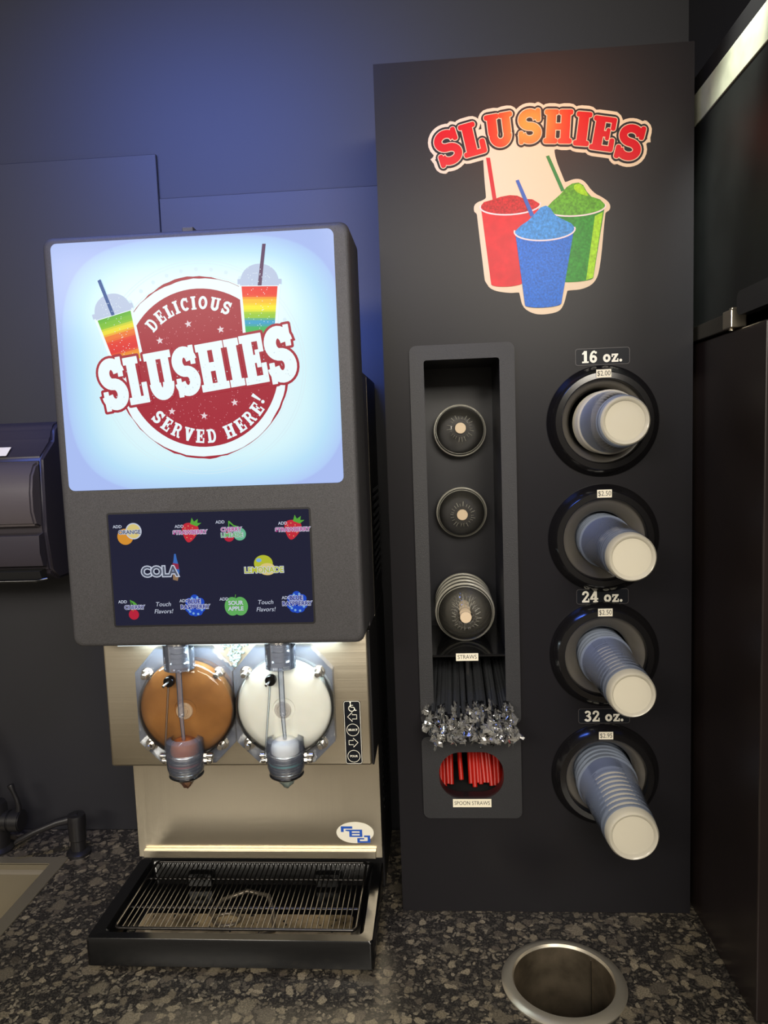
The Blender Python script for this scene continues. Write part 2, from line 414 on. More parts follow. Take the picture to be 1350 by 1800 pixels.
def glyph(ch, h, k=1.0, d=0.0, rnd=0.0):
    """polygons of a letter, height h, width factor k, outline growth d (metres)"""
    out = []
    for p in GL[ch][1]:
        if p[0] == 'r':
            x0, y0, x1, y1 = p[1]*h*k - d, p[2]*h - d, p[3]*h*k + d, p[4]*h + d
            q = d*0.7 + rnd*min(x1-x0, y1-y0)
            out.append(rrect(x0, y0, x1, y1, q, 4) if q > 0 else rect(x0, y0, x1, y1))
        elif p[0] == 's': out += ribbon([(a*h*k, b*h) for a, b in p[1]], p[2]*h, grow=d, caps=d)
        elif p[0] == 'o': out += ribbon([(a*h*k, b*h) for a, b in p[1]], p[2]*h, closed=True, grow=d)
        else:
            q = [(a*h*k, b*h) for a, b in p[1]]
            if d > 0:
                if area2(q) < 0: q = q[::-1]
                n = len(q)
                for i in range(n):
                    out += ribbon([q[i], q[(i+1) % n]], 2*d) + [disc(q[i][0], q[i][1], d, 8)]
            out.append(q)
    return out
def glyph_w(ch, h, k=1.0): return GL[ch][0]*h*k
def put(polys, x, z, rot=0.0, ox=0.0, oz=0.0):
    c, s = math.cos(rot), math.sin(rot)
    return [[(x + (a-ox)*c - (b-oz)*s, z + (a-ox)*s + (b-oz)*c) for a, b in p] for p in polys]
def line(s, h, x0, x1, z0, rot, d=0.0, gap=0.06, hs=None):
    """word from x0 along a slanted base line, width fitted so that it spans x1-x0"""
    hs = hs or [h]*len(s)
    tot = (x1-x0)/math.cos(rot); gaps = gap*h*(len(s)-1)
    k = (tot - gaps)/sum(glyph_w(c, hh) for c, hh in zip(s, hs))
    out = []; t = 0
    for c, hh in zip(s, hs):
        dz = -(hh-h)/2
        out += put(glyph(c, hh, k, d), x0 + t*math.cos(rot) - dz*math.sin(rot), z0 + t*math.sin(rot) + dz*math.cos(rot), rot)
        t += glyph_w(c, hh, k) + gap*h
    return out
def arched(s, h, cx, cz, r, a0, a1, inside=False, k=1.0):
    """letters round a circle from angle a0 to a1 (degrees, centres of first and last letter)"""
    ws = [glyph_w(c, h, k) for c in s]; pos = [0]
    for i in range(1, len(s)): pos.append(pos[-1] + (ws[i-1]+ws[i])/2 + 0.08*h)
    out = []
    for c, p, w in zip(s, pos, ws):
        a = R(a0 + (a1-a0)*p/pos[-1])
        rot = a - PI/2 if not inside else a + PI/2
        out += put(glyph(c, h, k), cx + r*math.cos(a), cz + r*math.sin(a), rot, w/2, h/2)
    return out

# ================================================================== SETTING
def struct(name, bm, m):
    o = new_obj(name, bm, m); o['kind'] = 'structure'; return o
struct('wall_back', box(bmesh.new(), -2.2, 0.27, -0.9, 1.6, 0.33, 1.75), MT['wall'])
struct('wall_right', box(bmesh.new(), 0.56, -0.9, -0.9, 0.60, 0.27, 1.75), MT['wall'])
struct('floor', box(bmesh.new(), -2.2, -4.5, -0.96, 2.6, 0.33, -0.9), MT['floor'])
struct('ceiling', box(bmesh.new(), -2.2, -4.5, 1.75, 2.6, 0.33, 1.80), MT['ceiling'])
struct('trim_1', box(bmesh.new(), -2.2, 0.262, 0.0, -0.443, 0.27, 1.369, 0.001, 1), MT['wallboard'])
struct('trim_2', box(bmesh.new(), -0.443, 0.266, 0.0, 0.49, 0.27, 1.287, 0.001, 1), MT['wallboard'])

# ---- granite worktop with openings for the sink and the rubbish chute
def granite():
    m = mat('dark_granite', (60, 56, 52), 0.3, spec=0.5); nt = m.node_tree; b = nt.nodes['Principled BSDF']
    tc = nt.nodes.new('ShaderNodeTexCoord')
    wz = nt.nodes.new('ShaderNodeTexNoise'); wz.inputs['Scale'].default_value = 60; wz.inputs['Detail'].default_value = 4
    nt.links.new(tc.outputs['Object'], wz.inputs['Vector'])
    add = nt.nodes.new('ShaderNodeMixRGB'); add.blend_type = 'ADD'; add.inputs[0].default_value = 0.022
    nt.links.new(tc.outputs['Object'], add.inputs[1]); nt.links.new(wz.outputs['Color'], add.inputs[2])
    def vor(scale, feat='F1'):
        v = nt.nodes.new('ShaderNodeTexVoronoi'); v.inputs['Scale'].default_value = scale; v.feature = feat
        nt.links.new(add.outputs[0], v.inputs['Vector']); return v
    def ramp(src, st):
        r = nt.nodes.new('ShaderNodeValToRGB')
        while len(r.color_ramp.elements) < len(st): r.color_ramp.elements.new(0.5)
        for e, (p, c) in zip(r.color_ramp.elements, st): e.position = p; e.color = srgb(*c)
        nt.links.new(src, r.inputs[0]); return r
    def mixc(fac, a, bb, mode='MIX'):
        x = nt.nodes.new('ShaderNodeMixRGB'); x.blend_type = mode
        if isinstance(fac, float): x.inputs[0].default_value = fac
        else: nt.links.new(fac, x.inputs[0])
        nt.links.new(a, x.inputs[1]); nt.links.new(bb, x.inputs[2]); return x.outputs[0]
    def flecks(scale, lo, hi, dmax):
        v = vor(scale); sp = nt.nodes.new('ShaderNodeSeparateColor'); nt.links.new(v.outputs['Color'], sp.inputs[0])
        pick = ramp(sp.outputs[0], [(lo, (0, 0, 0)), (hi, (255, 255, 255))])
        rim = ramp(v.outputs['Distance'], [(dmax, (255, 255, 255)), (dmax+.12, (0, 0, 0))])
        return mixc(1.0, pick.outputs[0], rim.outputs[0], 'MULTIPLY'), sp
    def noise(sc_, det=6):
        n = nt.nodes.new('ShaderNodeTexNoise'); n.inputs['Scale'].default_value = sc_; n.inputs['Detail'].default_value = det; n.inputs['Roughness'].default_value = .7
        nt.links.new(tc.outputs['Object'], n.inputs['Vector']); return n.outputs['Fac']
    base = ramp(noise(330), [(0.36, (26, 25, 25)), (0.52, (52, 49, 47)), (0.66, (98, 92, 84))]).outputs[0]
    grain = ramp(noise(420), [(0.34, (120, 120, 120)), (0.62, (255, 255, 255))]).outputs[0]
    m1, s1 = flecks(150, .36, .50, .46)
    c1 = ramp(s1.outputs[1], [(0.0, (78, 74, 68)), (0.6, (112, 104, 92)), (1.0, (150, 140, 122))]).outputs[0]
    m2, s2 = flecks(62, .50, .56, .40)
    c2 = ramp(s2.outputs[1], [(0.0, (92, 84, 76)), (0.5, (128, 118, 100)), (1.0, (162, 150, 128))]).outputs[0]
    m3, s3 = flecks(30, .72, .76, .34)
    c3 = ramp(s3.outputs[1], [(0.0, (84, 78, 72)), (0.5, (112, 104, 90)), (1.0, (138, 128, 110))]).outputs[0]
    x = mixc(m1, base, c1); x = mixc(m2, x, c2); x = mixc(m3, x, c3)
    ml = nt.nodes.new('ShaderNodeMixRGB'); ml.blend_type = 'MULTIPLY'; ml.inputs[0].default_value = 0.9
    nt.links.new(x, ml.inputs[1]); nt.links.new(grain, ml.inputs[2])
    nt.links.new(ml.outputs[0], b.inputs['Base Color'])
    return m
MT['granite'] = granite()
CHX, CHY = 0.2440, -0.1640
SK = (-1.25, -0.42, -0.672, 0.155)
top = lambda x, z, yy: (x, z, -yy)
ct = flat('countertop', [rect(-2.0, -0.48, 0.56, 0.262)], 0.0, MT['granite'], th=0.035, place=top,
          sub=[rect(SK[0]+.006, SK[1]+.006, SK[2]-.006, SK[3]-.006), disc(CHX, CHY, 0.079, 48)])
tag(ct, 'dark speckled granite countertop running under the slush machine', 'countertop')
bs = thing('base_cabinet', 'dark base cabinet under the granite countertop', 'cabinet', (-0.7, -0.1, -0.9))
bm = bmesh.new(); box(bm, -2.0, -0.45, -0.9, 0.09, -0.43, -0.035); box(bm, 0.09, -0.45, -0.9, 0.56, -0.43, -0.035)
new_obj('front_panel', bm, MT['black'], bs)

# ================================================================== SINK, FAUCET, SOAP PUMP, TOWELS
sk = thing('sink', 'stainless steel sink let into the granite at left', 'sink', (-0.95, -0.13, 0))
flat('rim', [rect(SK[0], SK[1], SK[2], SK[3])], -0.002, MT['sink'], sk, th=0.003, place=top, sub=[rrect(SK[0]+.03, SK[1]+.03, SK[2]-.027, SK[3]-.022, .004, 3)])
bm = bmesh.new()
x0, y0, x1, y1 = SK[0]+.03, SK[1]+.03, SK[2]-.027, SK[3]-.022
lv = [(0.0, 0), (0.0, -.012), (.006, -.018), (.010, -.15), (.03, -.17)]
rings = [[bm.verts.new((a, b, z)) for a, b in rrect(x0+i, y0+i, x1-i, y1-i, .004+i, 3)] for i, z in lv]
for A, B in zip(rings[:-1], rings[1:]):
    for i in range(len(A)): bm.faces.new((A[i], A[(i+1) % len(A)], B[(i+1) % len(A)], B[i]))
bm.faces.new(rings[-1]); bmesh.ops.recalc_face_normals(bm, faces=bm.faces)
for f in bm.faces: f.normal_flip()
new_obj('basin', bm, MT['sink'], sk, 35)

fx, fy = -0.8385, 0.185
fa = thing('faucet', 'black faucet with a side lever behind the sink', 'faucet', (fx, fy, 0))
bm = lathe(bmesh.new(), [(0, 0), (.033, 0), (.033, .004), (.027, .008), (.025, .010), (.025, .092), (.022, .10), (0, .102)], (fx, fy, 0), (0, 0, 1), 32)
new_obj('body', bm, MT['black'], fa, 35)
bm = tube(bmesh.new(), [(fx, fy, .09), (fx-.02, fy-.01, .20), (fx-.05, fy-.05, .27), (fx-.08, fy-.11, .29), (fx-.10, fy-.17, .27), (fx-.11, fy-.20, .21)], .012, 14)
new_obj('spout', bm, MT['black'], fa, 50)
bm = bmesh.new(); cyl(bm, (fx+.015, fy, .062), (fx+.034, fy, .062), .021, n=28); cyl(bm, (fx+.035, fy, .062), (fx+.058, fy, .062), .0215, n=28)
bmesh.ops.bevel(bm, geom=[e for e in bm.edges if e.calc_face_angle(0) > 1], offset=.002, segments=2, affect='EDGES')
new_obj('valve', bm, MT['black'], fa, 35)
bm = tube(bmesh.new(), [(fx+.050, fy, .072), (fx+.053, fy, .092), (fx+.050, fy, .108), (fx+.044, fy, .124), (fx+.040, fy, .136), (fx+.0395, fy, .138)], [.0065, .0055, .0045, .0045, .0065, .006], 12)
new_obj('lever', bm, MT['black'], fa, 50)

sx_, sy_ = -0.6598, 0.172
so = thing('soap_dispenser', 'black soap pump with a long flat nozzle beside the sink', 'soap dispenser', (sx_, sy_, 0))
bm = lathe(bmesh.new(), [(0, 0), (.0235, 0), (.0235, .005), (.020, .008), (.0145, .010), (.0145, .030), (.0165, .032), (.0165, .055), (0, .055)], (sx_, sy_, 0), (0, 0, 1), 32)
new_obj('base', bm, MT['black'], so, 35)
bm = bmesh.new(); lathe(bm, [(0, .054), (.017, .054), (.018, .075), (.0165, .082), (0, .084)], (sx_, sy_, 0), (0, 0, 1), 28)
tube(bm, [(sx_+.004, sy_, .076), (sx_-.035, sy_-.012, .071), (sx_-.075, sy_-.024, .058), (sx_-.104, sy_-.033, .045), (sx_-.110, sy_-.035, .040)], [.010, .0075, .006, .0058, .0035], 12)
new_obj('pump_head', bm, MT['black'], so, 45)

tw = thing('paper_towel_dispenser', 'dark paper towel dispenser on the wall left of the slush machine', 'towel dispenser', (-0.80, 0.262, 0.566))
TWX = -0.634
MT['towel'] = mat('towel_case', (52, 48, 54), 0.35, bump=(400, 0.05)); MT['towelc'] = mat('towel_cover', (78, 72, 74), 0.38, bump=(400, 0.08))
bm = extrude_x(bmesh.new(), [(.262, .862), (.175, .862), (.158, .850), (.150, .828), (.105, .795), (.098, .66), (.110, .585), (.135, .566), (.262, .566)], -0.97, TWX)
bmesh.ops.bevel(bm, geom=bm.edges[:], offset=.006, segments=3, affect='EDGES')
new_obj('case', bm, MT['towel'], tw, 40)
bm = extrude_x(bmesh.new(), [(.112, .790), (.092, .784), (.078, .765), (.071, .735), (.070, .70), (.078, .675), (.10, .668)], -0.955, TWX-.006)
bmesh.ops.bevel(bm, geom=[e for e in bm.edges if e.calc_face_angle(0) > 0.9], offset=.004, segments=2, affect='EDGES')
new_obj('cover', bm, MT['towelc'], tw, 40)
bm = extrude_x(bmesh.new(), [(.10, .660), (.082, .656), (.080, .625), (.088, .600), (.10, .598)], -0.955, TWX-.004)
new_obj('lower_cover', bm, MT['towel'], tw, 40)
bm = extrude_x(bmesh.new(), [(.112, .592), (.088, .590), (.096, .572), (.112, .570)], -0.95, TWX-.012)
new_obj('paper_slot', bm, MT['dark'], tw)
bm = tube(bmesh.new(), [(-0.95, .090, .572), (TWX-.02, .090, .572), (TWX-.005, .10, .574)], .0035, 8)
new_obj('tear_bar', bm, MT['gloss'], tw, 50)
bm = extrude_x(bmesh.new(), [(.1255, .8165), (.1270, .8165), (.1080, .8010), (.1065, .8010)], -0.75, -0.7015)
new_obj('sticker', bm, MT['label'], tw)

# ================================================================== SIDE CASE AT RIGHT
MT['brown'] = mat('dark_brown_panel', (36, 29, 28), 0.3, var=(6, 0.2)); MT['caseblack'] = mat('case_gloss_black', (26, 28, 28), 0.42, spec=0.35, var=(9, 0.4))
MT['strip'] = mat('pale_worn_trim', (176, 178, 160), 0.45, var=(25, 0.2))
sc_ = thing('display_case', 'tall dark case at the right end of the counter with a pale top strip', 'case', (0.525, 0.0, 0.0))
new_obj('lower_panel', box(bmesh.new(), 0.490, -0.232, 0.001, 0.555, 0.262, 0.938, 0.002), MT['brown'], sc_)
new_obj('upper_panel', box(bmesh.new(), 0.491, -0.45, 0.964, 0.555, 0.262, 1.266, 0.001), MT['caseblack'], sc_)
new_obj('top_strip', box(bmesh.new(), 0.490, -0.45, 1.267, 0.555, 0.262, 1.314, 0.001), MT['strip'], sc_)
new_obj('crown_panel', box(bmesh.new(), 0.492, -0.45, 1.315, 0.555, 0.262, 1.342, 0.001), MT['black'], sc_)
bm = box(bmesh.new(), 0.484, -0.122, 0.940, 0.50, 0.262, 0.9625, 0.001)
rl = new_obj('rail', bm, brushed('rail_steel', (120, 114, 104), 0.3, 1), sc_)
bm = box(bmesh.new(), 0.479, -0.150, 0.9395, 0.50, -0.120, 0.9640, 0.0015); box(bm, 0.482, -0.145, 0.963, 0.495, -0.135, 0.967, 0.001); cyl(bm, (0.484, -0.139, .9365), (0.484, -0.139, .941), .003, n=12)
new_obj('rail_bracket', bm, MT['steel'], sc_)
bm = flat_bm(bmesh.new(), [rrect(-0.45, 0.952, -0.166, 0.983, 0.010, 5)], 0.480, th=0.014, place=lambda a, b, yy: (yy, a, b))
bmesh.ops.recalc_face_normals(bm, faces=bm.faces)
new_obj('side_flap', bm, mat('flap_black', (40, 40, 42), 0.3), sc_)

# ================================================================== RUBBISH CHUTE RING
ch = thing('waste_chute', 'round stainless waste chute ring set in the granite counter', 'waste chute', (CHX, CHY, 0))
bm = lathe(bmesh.new(), [(.0740, .0005), (.0900, .0), (.0905, .003), (.087, .006), (.0790, .0085), (.0745, .008), (.0725, .004)], (CHX, CHY, 0), (0, 0, 1), 72, close=True)
new_obj('ring', bm, mat('ring_steel', (215, 207, 190), 0.36, metal=0.85, bump=(300, .06)), ch, 40)
bm = lathe(bmesh.new(), [(.0735, .004), (.0725, 0), (.0725, -.16), (0, -.161)], (CHX, CHY, 0), (0, 0, 1), 64)
new_obj('sleeve', bm, mat('sleeve_steel', (128, 116, 98), 0.36, metal=0.8, var=(22, 0.45)), ch, 40)
bm = box(bmesh.new(), CHX+.0490, CHY+.0480, -.155, CHX+.0500, CHY+.0530, .0)
new_obj('seam', bm, MT['chrome'], ch)

# ================================================================== DISPENSER CABINET
PW, PH = 0.48, 1.3785
RX = 0.3415
RINGS = [0.8225, 0.6370, 0.4475, 0.2445]
dc = thing('cup_dispenser_cabinet', 'tall black cup and lid dispenser cabinet with a slush drinks sticker', 'dispenser cabinet', (0.24, 0.13, 0))
LIDBIN = (0.0600, 0.340, 0.1845, 0.9310)
OVAL = rrect(0.0690, 0.2050, 0.1758, 0.2850, 0.036, 10)
flat('face_panel', [rect(0, 0.0005, PW, PH)], 0.0, MT['laminate'], dc, th=0.018,
     sub=[rect(*LIDBIN), OVAL] + [disc(RX, z, .068, 48) for z in RINGS])
for x in (0.0, PW-.016): new_obj('side_panel', box(bmesh.new(), x, 0.018, 0.0005, x+.016, 0.262, PH), MT['laminate'], dc)
new_obj('top_panel', box(bmesh.new(), 0.016, 0.018, PH-.016, PW-.016, 0.262, PH), MT['laminate'], dc)
# lid bin
bx0, bz0, bx1, bz1 = 0.0600, 0.4490, 0.1845, 0.9310
bm = bmesh.new()
box(bm, bx0-.003, .018, bz0, bx0, .20, bz1); box(bm, bx1, .018, bz0, bx1+.003, .20, bz1)
box(bm, bx0-.003, .018, bz1, bx1+.003, .20, bz1+.003); box(bm, bx0, .190, bz0, bx1, .20, bz1)
new_obj('lid_bin', bm, MT['binblack'], dc)
bm = box(bmesh.new(), bx0, -.003, bz0-.003, bx1, .20, bz0+.001, .0008, 1)
new_obj('shelf', bm, MT['gloss'], dc)
# straw bin: sloped floor
bm = extrude_x(bmesh.new(), [(-.005, .334), (.20, .424), (.20, .416), (-.005, .326)], bx0, bx1)
box(bm, bx0-.003, .018, .33, bx0, .20, .446); box(bm, bx1, .018, .33, bx1+.003, .20, .446); box(bm, bx0, .20, .33, bx1, .203, .446)
new_obj('straw_bin', bm, MT['binblack'], dc)
bm = box(bmesh.new(), .1205, .055, .395, .1255, .075, .446)
new_obj('divider', bm, MT['black'], dc)
# spoon straw bin
bm = bmesh.new(); box(bm, .058, .018, .195, .0610, .16, .318); box(bm, .184, .018, .195, .187, .16, .318); box(bm, .061, .150, .195, .184, .16, .318)
box(bm, .061, .018, .195, .184, .15, .198); box(bm, .061, .018, .315, .184, .15, .318)
new_obj('spoon_straw_bin', bm, MT['dark'], dc)
# bezels
def bez(name, outer, inner):
    bm = flat_bm(bmesh.new(), [outer], -0.006, [inner], 0.006)
    bmesh.ops.bevel(bm, geom=[e for e in bm.edges if len(e.link_faces) == 2 and e.calc_face_angle(0) > 1.2 and all(v.co.y < -.003 for v in e.verts)], offset=.0012, segments=2, affect='EDGES')
    return new_obj(name, bm, MT['bezel'], dc)
bez('lid_bezel', rrect(.0412, .3330, .2060, .9512, .011, 6), rrect(.0636, .3420, .1822, .9280, .004, 3))
bez('spoon_straw_bezel', rrect(.0412, .1700, .2050, .3120, .011, 6), OVAL)

def tag_label(name, s, x0, z0, x1, z1, y, size, parent):
    o = flat(name, [rect(x0, z0, x1, z1)], y, MT['label'], parent, th=.0006)
    txt('lettering', s, (x0+x1)/2, (z0+z1)/2, y-.0003, size, MT['ink'], o, sx=.84)
    return o
tag_label('straws_label', 'STRAWS', .1022, .4402, .1385, .4527, -.0045, .0098, dc)
tag_label('spoon_straws_label', 'SPOON STRAWS', .0905, .1900, .1543, .2040, -.0070, .0094, dc)

# size plates
def size_plate(s, x0, z0, x1, z1):
    o = flat('size_plate', [rrect(x0, z0, x1, z1, .004, 4)], -.0012, MT['blackv'], dc, th=.0012)
    o['label'] = 'black plate lettered %s' % s
    b = flat('plate_border', [rrect(x0, z0, x1, z1, .004, 4)], -.0013, mat('plate_edge', (84, 80, 80), .4), o, sub=[rrect(x0+.0006, z0+.0006, x1-.0006, z1-.0006, .0035, 4)])
    h = .0185; ws = sum(glyph_w(c, h) + .05*h for c in s); x = (x0+x1)/2 - ws/2; P = []
    for c in s:
        P += put(glyph(c, h), x, z0 + (z1-z0)*.5 - h*.5); x += glyph_w(c, h) + .05*h
    flat('lettering', P, -.0016, MT['white'], o)
size_plate('16 oz.', .3005, .9100, .3838, .9358)
size_plate('24 oz.', .2985, .5300, .3808, .5545)
size_plate('32 oz.', .2995, .3310, .3822, .3558)

# cup rings with gasket, tube and price tag
MT['ring'] = mat('ring_gloss_black', (20, 19, 20), 0.14, spec=0.6)
for z, price, gr, desc in zip(RINGS, ('$2.00', '$2.50', '$2.50', '$2.95'), (.049, .0405, .0405, .0475), ('16 oz.', 'upper 24 oz.', 'lower 24 oz.', '32 oz.')):
    c = (RX, 0, z)
    bm = lathe(bmesh.new(), [(.066, -.002), (.0865, 0), (.0868, .003), (.0860, .005), (.0758, .0172), (.0750, .0178), (.0665, .0182), (.0655, .0178), (.0640, .012), (.0640, .004), (.0640, -.03), (.066, -.03)], c, (0, -1, 0), 72, close=True)
    rg = new_obj('cup_ring', bm, MT['ring'], dc, 24)
    rg['label'] = 'glossy black ring of the %s cups' % desc
    bm = lathe(bmesh.new(), [(.0640, .006), (.0600, .005), (.0560, .002), (gr+.004, -.008), (gr+.001, -.014), (gr+.001, -.016), (gr+.0045, -.010), (.0560, 0), (.0640, .003)], c, (0, -1, 0), 64)
    new_obj('gasket', bm, MT['rubber'], rg, 50)
    bm = lathe(bmesh.new(), [(.0640, -.017), (.0640, -.16), (0, -.161)], c, (0, -1, 0), 40)
    new_obj('cup_tube', bm, MT['dark'], rg, 40)
    zt = z + .0665
    o = flat('price_tag', [rect(RX-.0128, zt, RX+.0098, zt+.0125)], -.0192, MT['label'], rg, th=.0006)
    txt('lettering', price, RX-.0015, zt+.0062, -.0196, .0108, MT['ink'], rg, sx=.84)

# sticker: slush cups under an arched word
LET = [('S', .1110, 1.2490, 17, .051, 1.10), ('L', .1490, 1.2592, 12, .048, 1.16), ('U', .1900, 1.2695, 6, .048, 1.04), ('S', .2355, 1.2722, 1, .049, 1.02), ('H', .2785, 1.2692, -4, .048, 1.00), ('I', .3150, 1.2635, -8, .048, 1.08), ('E', .3460, 1.2545, -11, .048, 1.04), ('S', .3850, 1.2395, -15, .051, 1.10)]
def arch_word(d):
    P = []
    for c, x, z, a, h, k in LET:
        P += put(glyph(c, h, k, d, .33), x, z, R(a), glyph_w(c, h, k)/2, h/2)
    return P
fill = [(.1000, 1.2420), (.1400, 1.2480), (.1900, 1.2600), (.2345, 1.2640), (.2800, 1.2600), (.3200, 1.2520), (.3900, 1.2300), (.3950, 1.2440), (.3450, 1.2640), (.2800, 1.2800), (.1900, 1.2800), (.1100, 1.2600)]
stk = flat('slush_sticker', arch_word(.0100) + [fill, smooth_loop([(0.1640, 1.2450), (0.1655, 1.2000), (0.1675, 1.1751), (0.1672, 1.1695), (0.1492, 1.1640), (0.1480, 1.1519), (0.1530, 1.1489), (0.1535, 1.1400), (0.1625, 1.0500), (0.1632, 1.0458), (0.1727, 1.0316), (0.2007, 1.0260), (0.2150, 1.0267), (0.2161, 1.0250), (0.2199, 1.0044), (0.2337, 0.9940), (0.2504, 0.9905), (0.2755, 0.9934), (0.2840, 1.0041), (0.2890, 1.0248), (0.2905, 1.0258), (0.3119, 1.0261), (0.3313, 1.0347), (0.3397, 1.0561), (0.3475, 1.1366), (0.3490, 1.1400), (0.3553, 1.1430), (0.3553, 1.1523), (0.3459, 1.1609), (0.3296, 1.1698), (0.3162, 1.1893), (0.3026, 1.1922), (0.2885, 1.1873), (0.2870, 1.1890), (0.2705, 1.2320), (0.2760, 1.2500), (0.2300, 1.2580)], 2)], -.0008, MT['cream'], dc, th=.0008)
stk['label'] = 'cream cut-out sticker with a red arched word and three slush cups'
flat('arched_word_shadow', arch_word(.0052), -.0011, MT['blackv'], stk)
flat('arched_word_outline', arch_word(.0020), -.0014, MT['cream'], stk)
flat('arched_word', arch_word(.0008), -.0017, MT['red'], stk)
def pcup(nm, xl, xr, zr, bl, br, zb, dome, straw, mats, y, drop):
    body, topm, strawm = mats
    cx = (xl+xr)/2; hw = (xr-xl)/2
    low = arc(cx, zr, hw*.97, drop, 180, 360, 16)
    bot = arc((bl+br)/2, zb, (br-bl)/2, .005, 360, 180, 12)
    flat(nm + '_straw_print', [straw], y, MT[strawm], stk)
    flat(nm + '_slush_print', [dome + arc(cx, zr, hw, drop, 360, 180, 16)[0:]], y-.0002, MT[topm], stk)
    flat(nm + '_cup_print', [low + bot], y-.0004, MT[body], stk)
    flat(nm + '_cup_rim_print', ribbon(arc(cx, zr, hw, drop, 170, 370, 20), .0022), y-.0006, MT['rimline'], stk)
pcup('red', .1580, .2501, 1.1575, .1725, .2210, 1.0410, [(.1580, 1.1580), (.1640, 1.1650), (.1780, 1.1680), (.1900, 1.1715), (.2035, 1.1731), (.2150, 1.1718), (.2254, 1.1664), (.2380, 1.1650), (.2501, 1.1570)],
     [(.1687, 1.2306), (.1780, 1.1640), (.1840, 1.1650), (.1748, 1.2302)], ('redcup', 'redtop', 'redstraw'), -.0012, .0135)
pcup('green', .2569, .3485, 1.1495, .2700, .3290, 1.0430, [(.2600, 1.1520), (.2680, 1.1600), (.2805, 1.1700), (.2900, 1.1800), (.2985, 1.1848), (.3080, 1.1857), (.3150, 1.1815), (.3200, 1.1720), (.3268, 1.1640), (.3400, 1.1590), (.3485, 1.1500)],
     [(.2593, 1.2272), (.2819, 1.1739), (.2870, 1.1755), (.2643, 1.2283)], ('greencup', 'greentop', 'greenstraw'), -.0012, .0130)
flat('green_cup_light_print', [[(.3320, 1.1350), (.3440, 1.1400), (.3285, 1.0430), (.3180, 1.0400)]], -.00175, MT['lime'], stk)
flat('green_slush_light_print', [smooth_loop([(.3000, 1.1820), (.3080, 1.1845), (.3140, 1.1810), (.3190, 1.1710), (.3240, 1.1640), (.3110, 1.1680), (.3020, 1.1740)])], -.00175, MT['lime'], stk)
pcup('blue', .2094, .3018, 1.1175, .2241, .2798, 1.0065, [(.2110, 1.1190), (.2200, 1.1270), (.2304, 1.1330), (.2420, 1.1440), (.2500, 1.1520), (.2583, 1.1543), (.2650, 1.1500), (.2700, 1.1420), (.2746, 1.1375), (.2882, 1.1300), (.2960, 1.1260), (.3018, 1.1190)],
     [(.2130, 1.1940), (.2346, 1.1389), (.2402, 1.1413), (.2177, 1.1951)], ('bluecup', 'bluetop', 'bluestraw'), -.0020, .0150)

# ================================================================== CUPS (nested, bottoms towards the viewer)
def cup_mesh(rb, rr, L):
    w = .0006
    prof = [(0, -.0045), (rb*.55, -.0045), (rb*.80, -.0045), (rb*.86, -.001), (rb*.93, 0), (rb, -.003), (rb+(rr-rb)*.12, -L*.10), (rb+(rr-rb)*.12+.0008, -L*.115), (rb+(rr-rb)*.16, -L*.13), (rb+(rr-rb)*.20, -L*.19), (rb+(rr-rb)*.20+.0007, -L*.20), (rb+(rr-rb)*.23, -L*.21),
            (rb+(rr-rb)*.97, -L*.94), (rr, -L*.955), (rr+.0022, -L*.97), (rr+.0028, -L*.985), (rr+.0018, -L), (rr-.0008, -L)]
    bm = lathe(bmesh.new(), prof, (0, 0, 0), (0, -1, 0), 44)
    me = bpy.data.meshes.new('plastic_cup'); bm.to_mesh(me); bm.free()
    for p in me.polygons: p.use_smooth = True
    me.set_sharp_from_angle(angle=R(50)); me.materials.append(MT['cup']); me.materials.append(MT['cupbase'])
    for p in me.polygons:
        t = -p.center.y
        if t > -L*.06 or (L < .1 and t < -L*.95): p.material_index = 1     # thick frosted foot of the cup
    return me
def stack(me, n, x, z, tip, step, aim, desc, group):
    for i in range(n):
        o = bpy.data.objects.new('plastic_cup', me); COL.objects.link(o)
        o.location = (x + aim[0]*i*step, tip + i*step, z + aim[1]*i*step)
        o.rotation_euler = (R(aim[2]), 0, R(aim[3]))
        if i == 0: tag(o, 'outermost clear cup of the %s, its base facing out' % desc, 'cup', group)
        else: tag(o, 'clear cup nested inside the %s behind its outermost cup' % desc, 'cup', group)
stack(cup_mesh(.0355, .0470, .085), 5, RX+.009, RINGS[0]-.002, -.110, .0085, (-.04, 0, 0, 2.3), 'short 16 oz. stack priced $2.00', '16 oz. cups')
stack(cup_mesh(.0335, .0400, .165), 6, .3455, .6315, -.164, .0085, (-.022, .02, 0, 0), 'upper 24 oz. stack', 'upper 24 oz. cups')
stack(cup_mesh(.0330, .0400, .165), 9, .3450, .4365, -.166, .0125, (-.02, .04, 0, 0), 'lower 24 oz. stack', 'lower 24 oz. cups')
stack(cup_mesh(.0365, .0470, .165), 9, .3455, .2275, -.166, .0120, (-.015, .08, 0, 0), '32 oz. stack priced $2.95', '32 oz. cups')

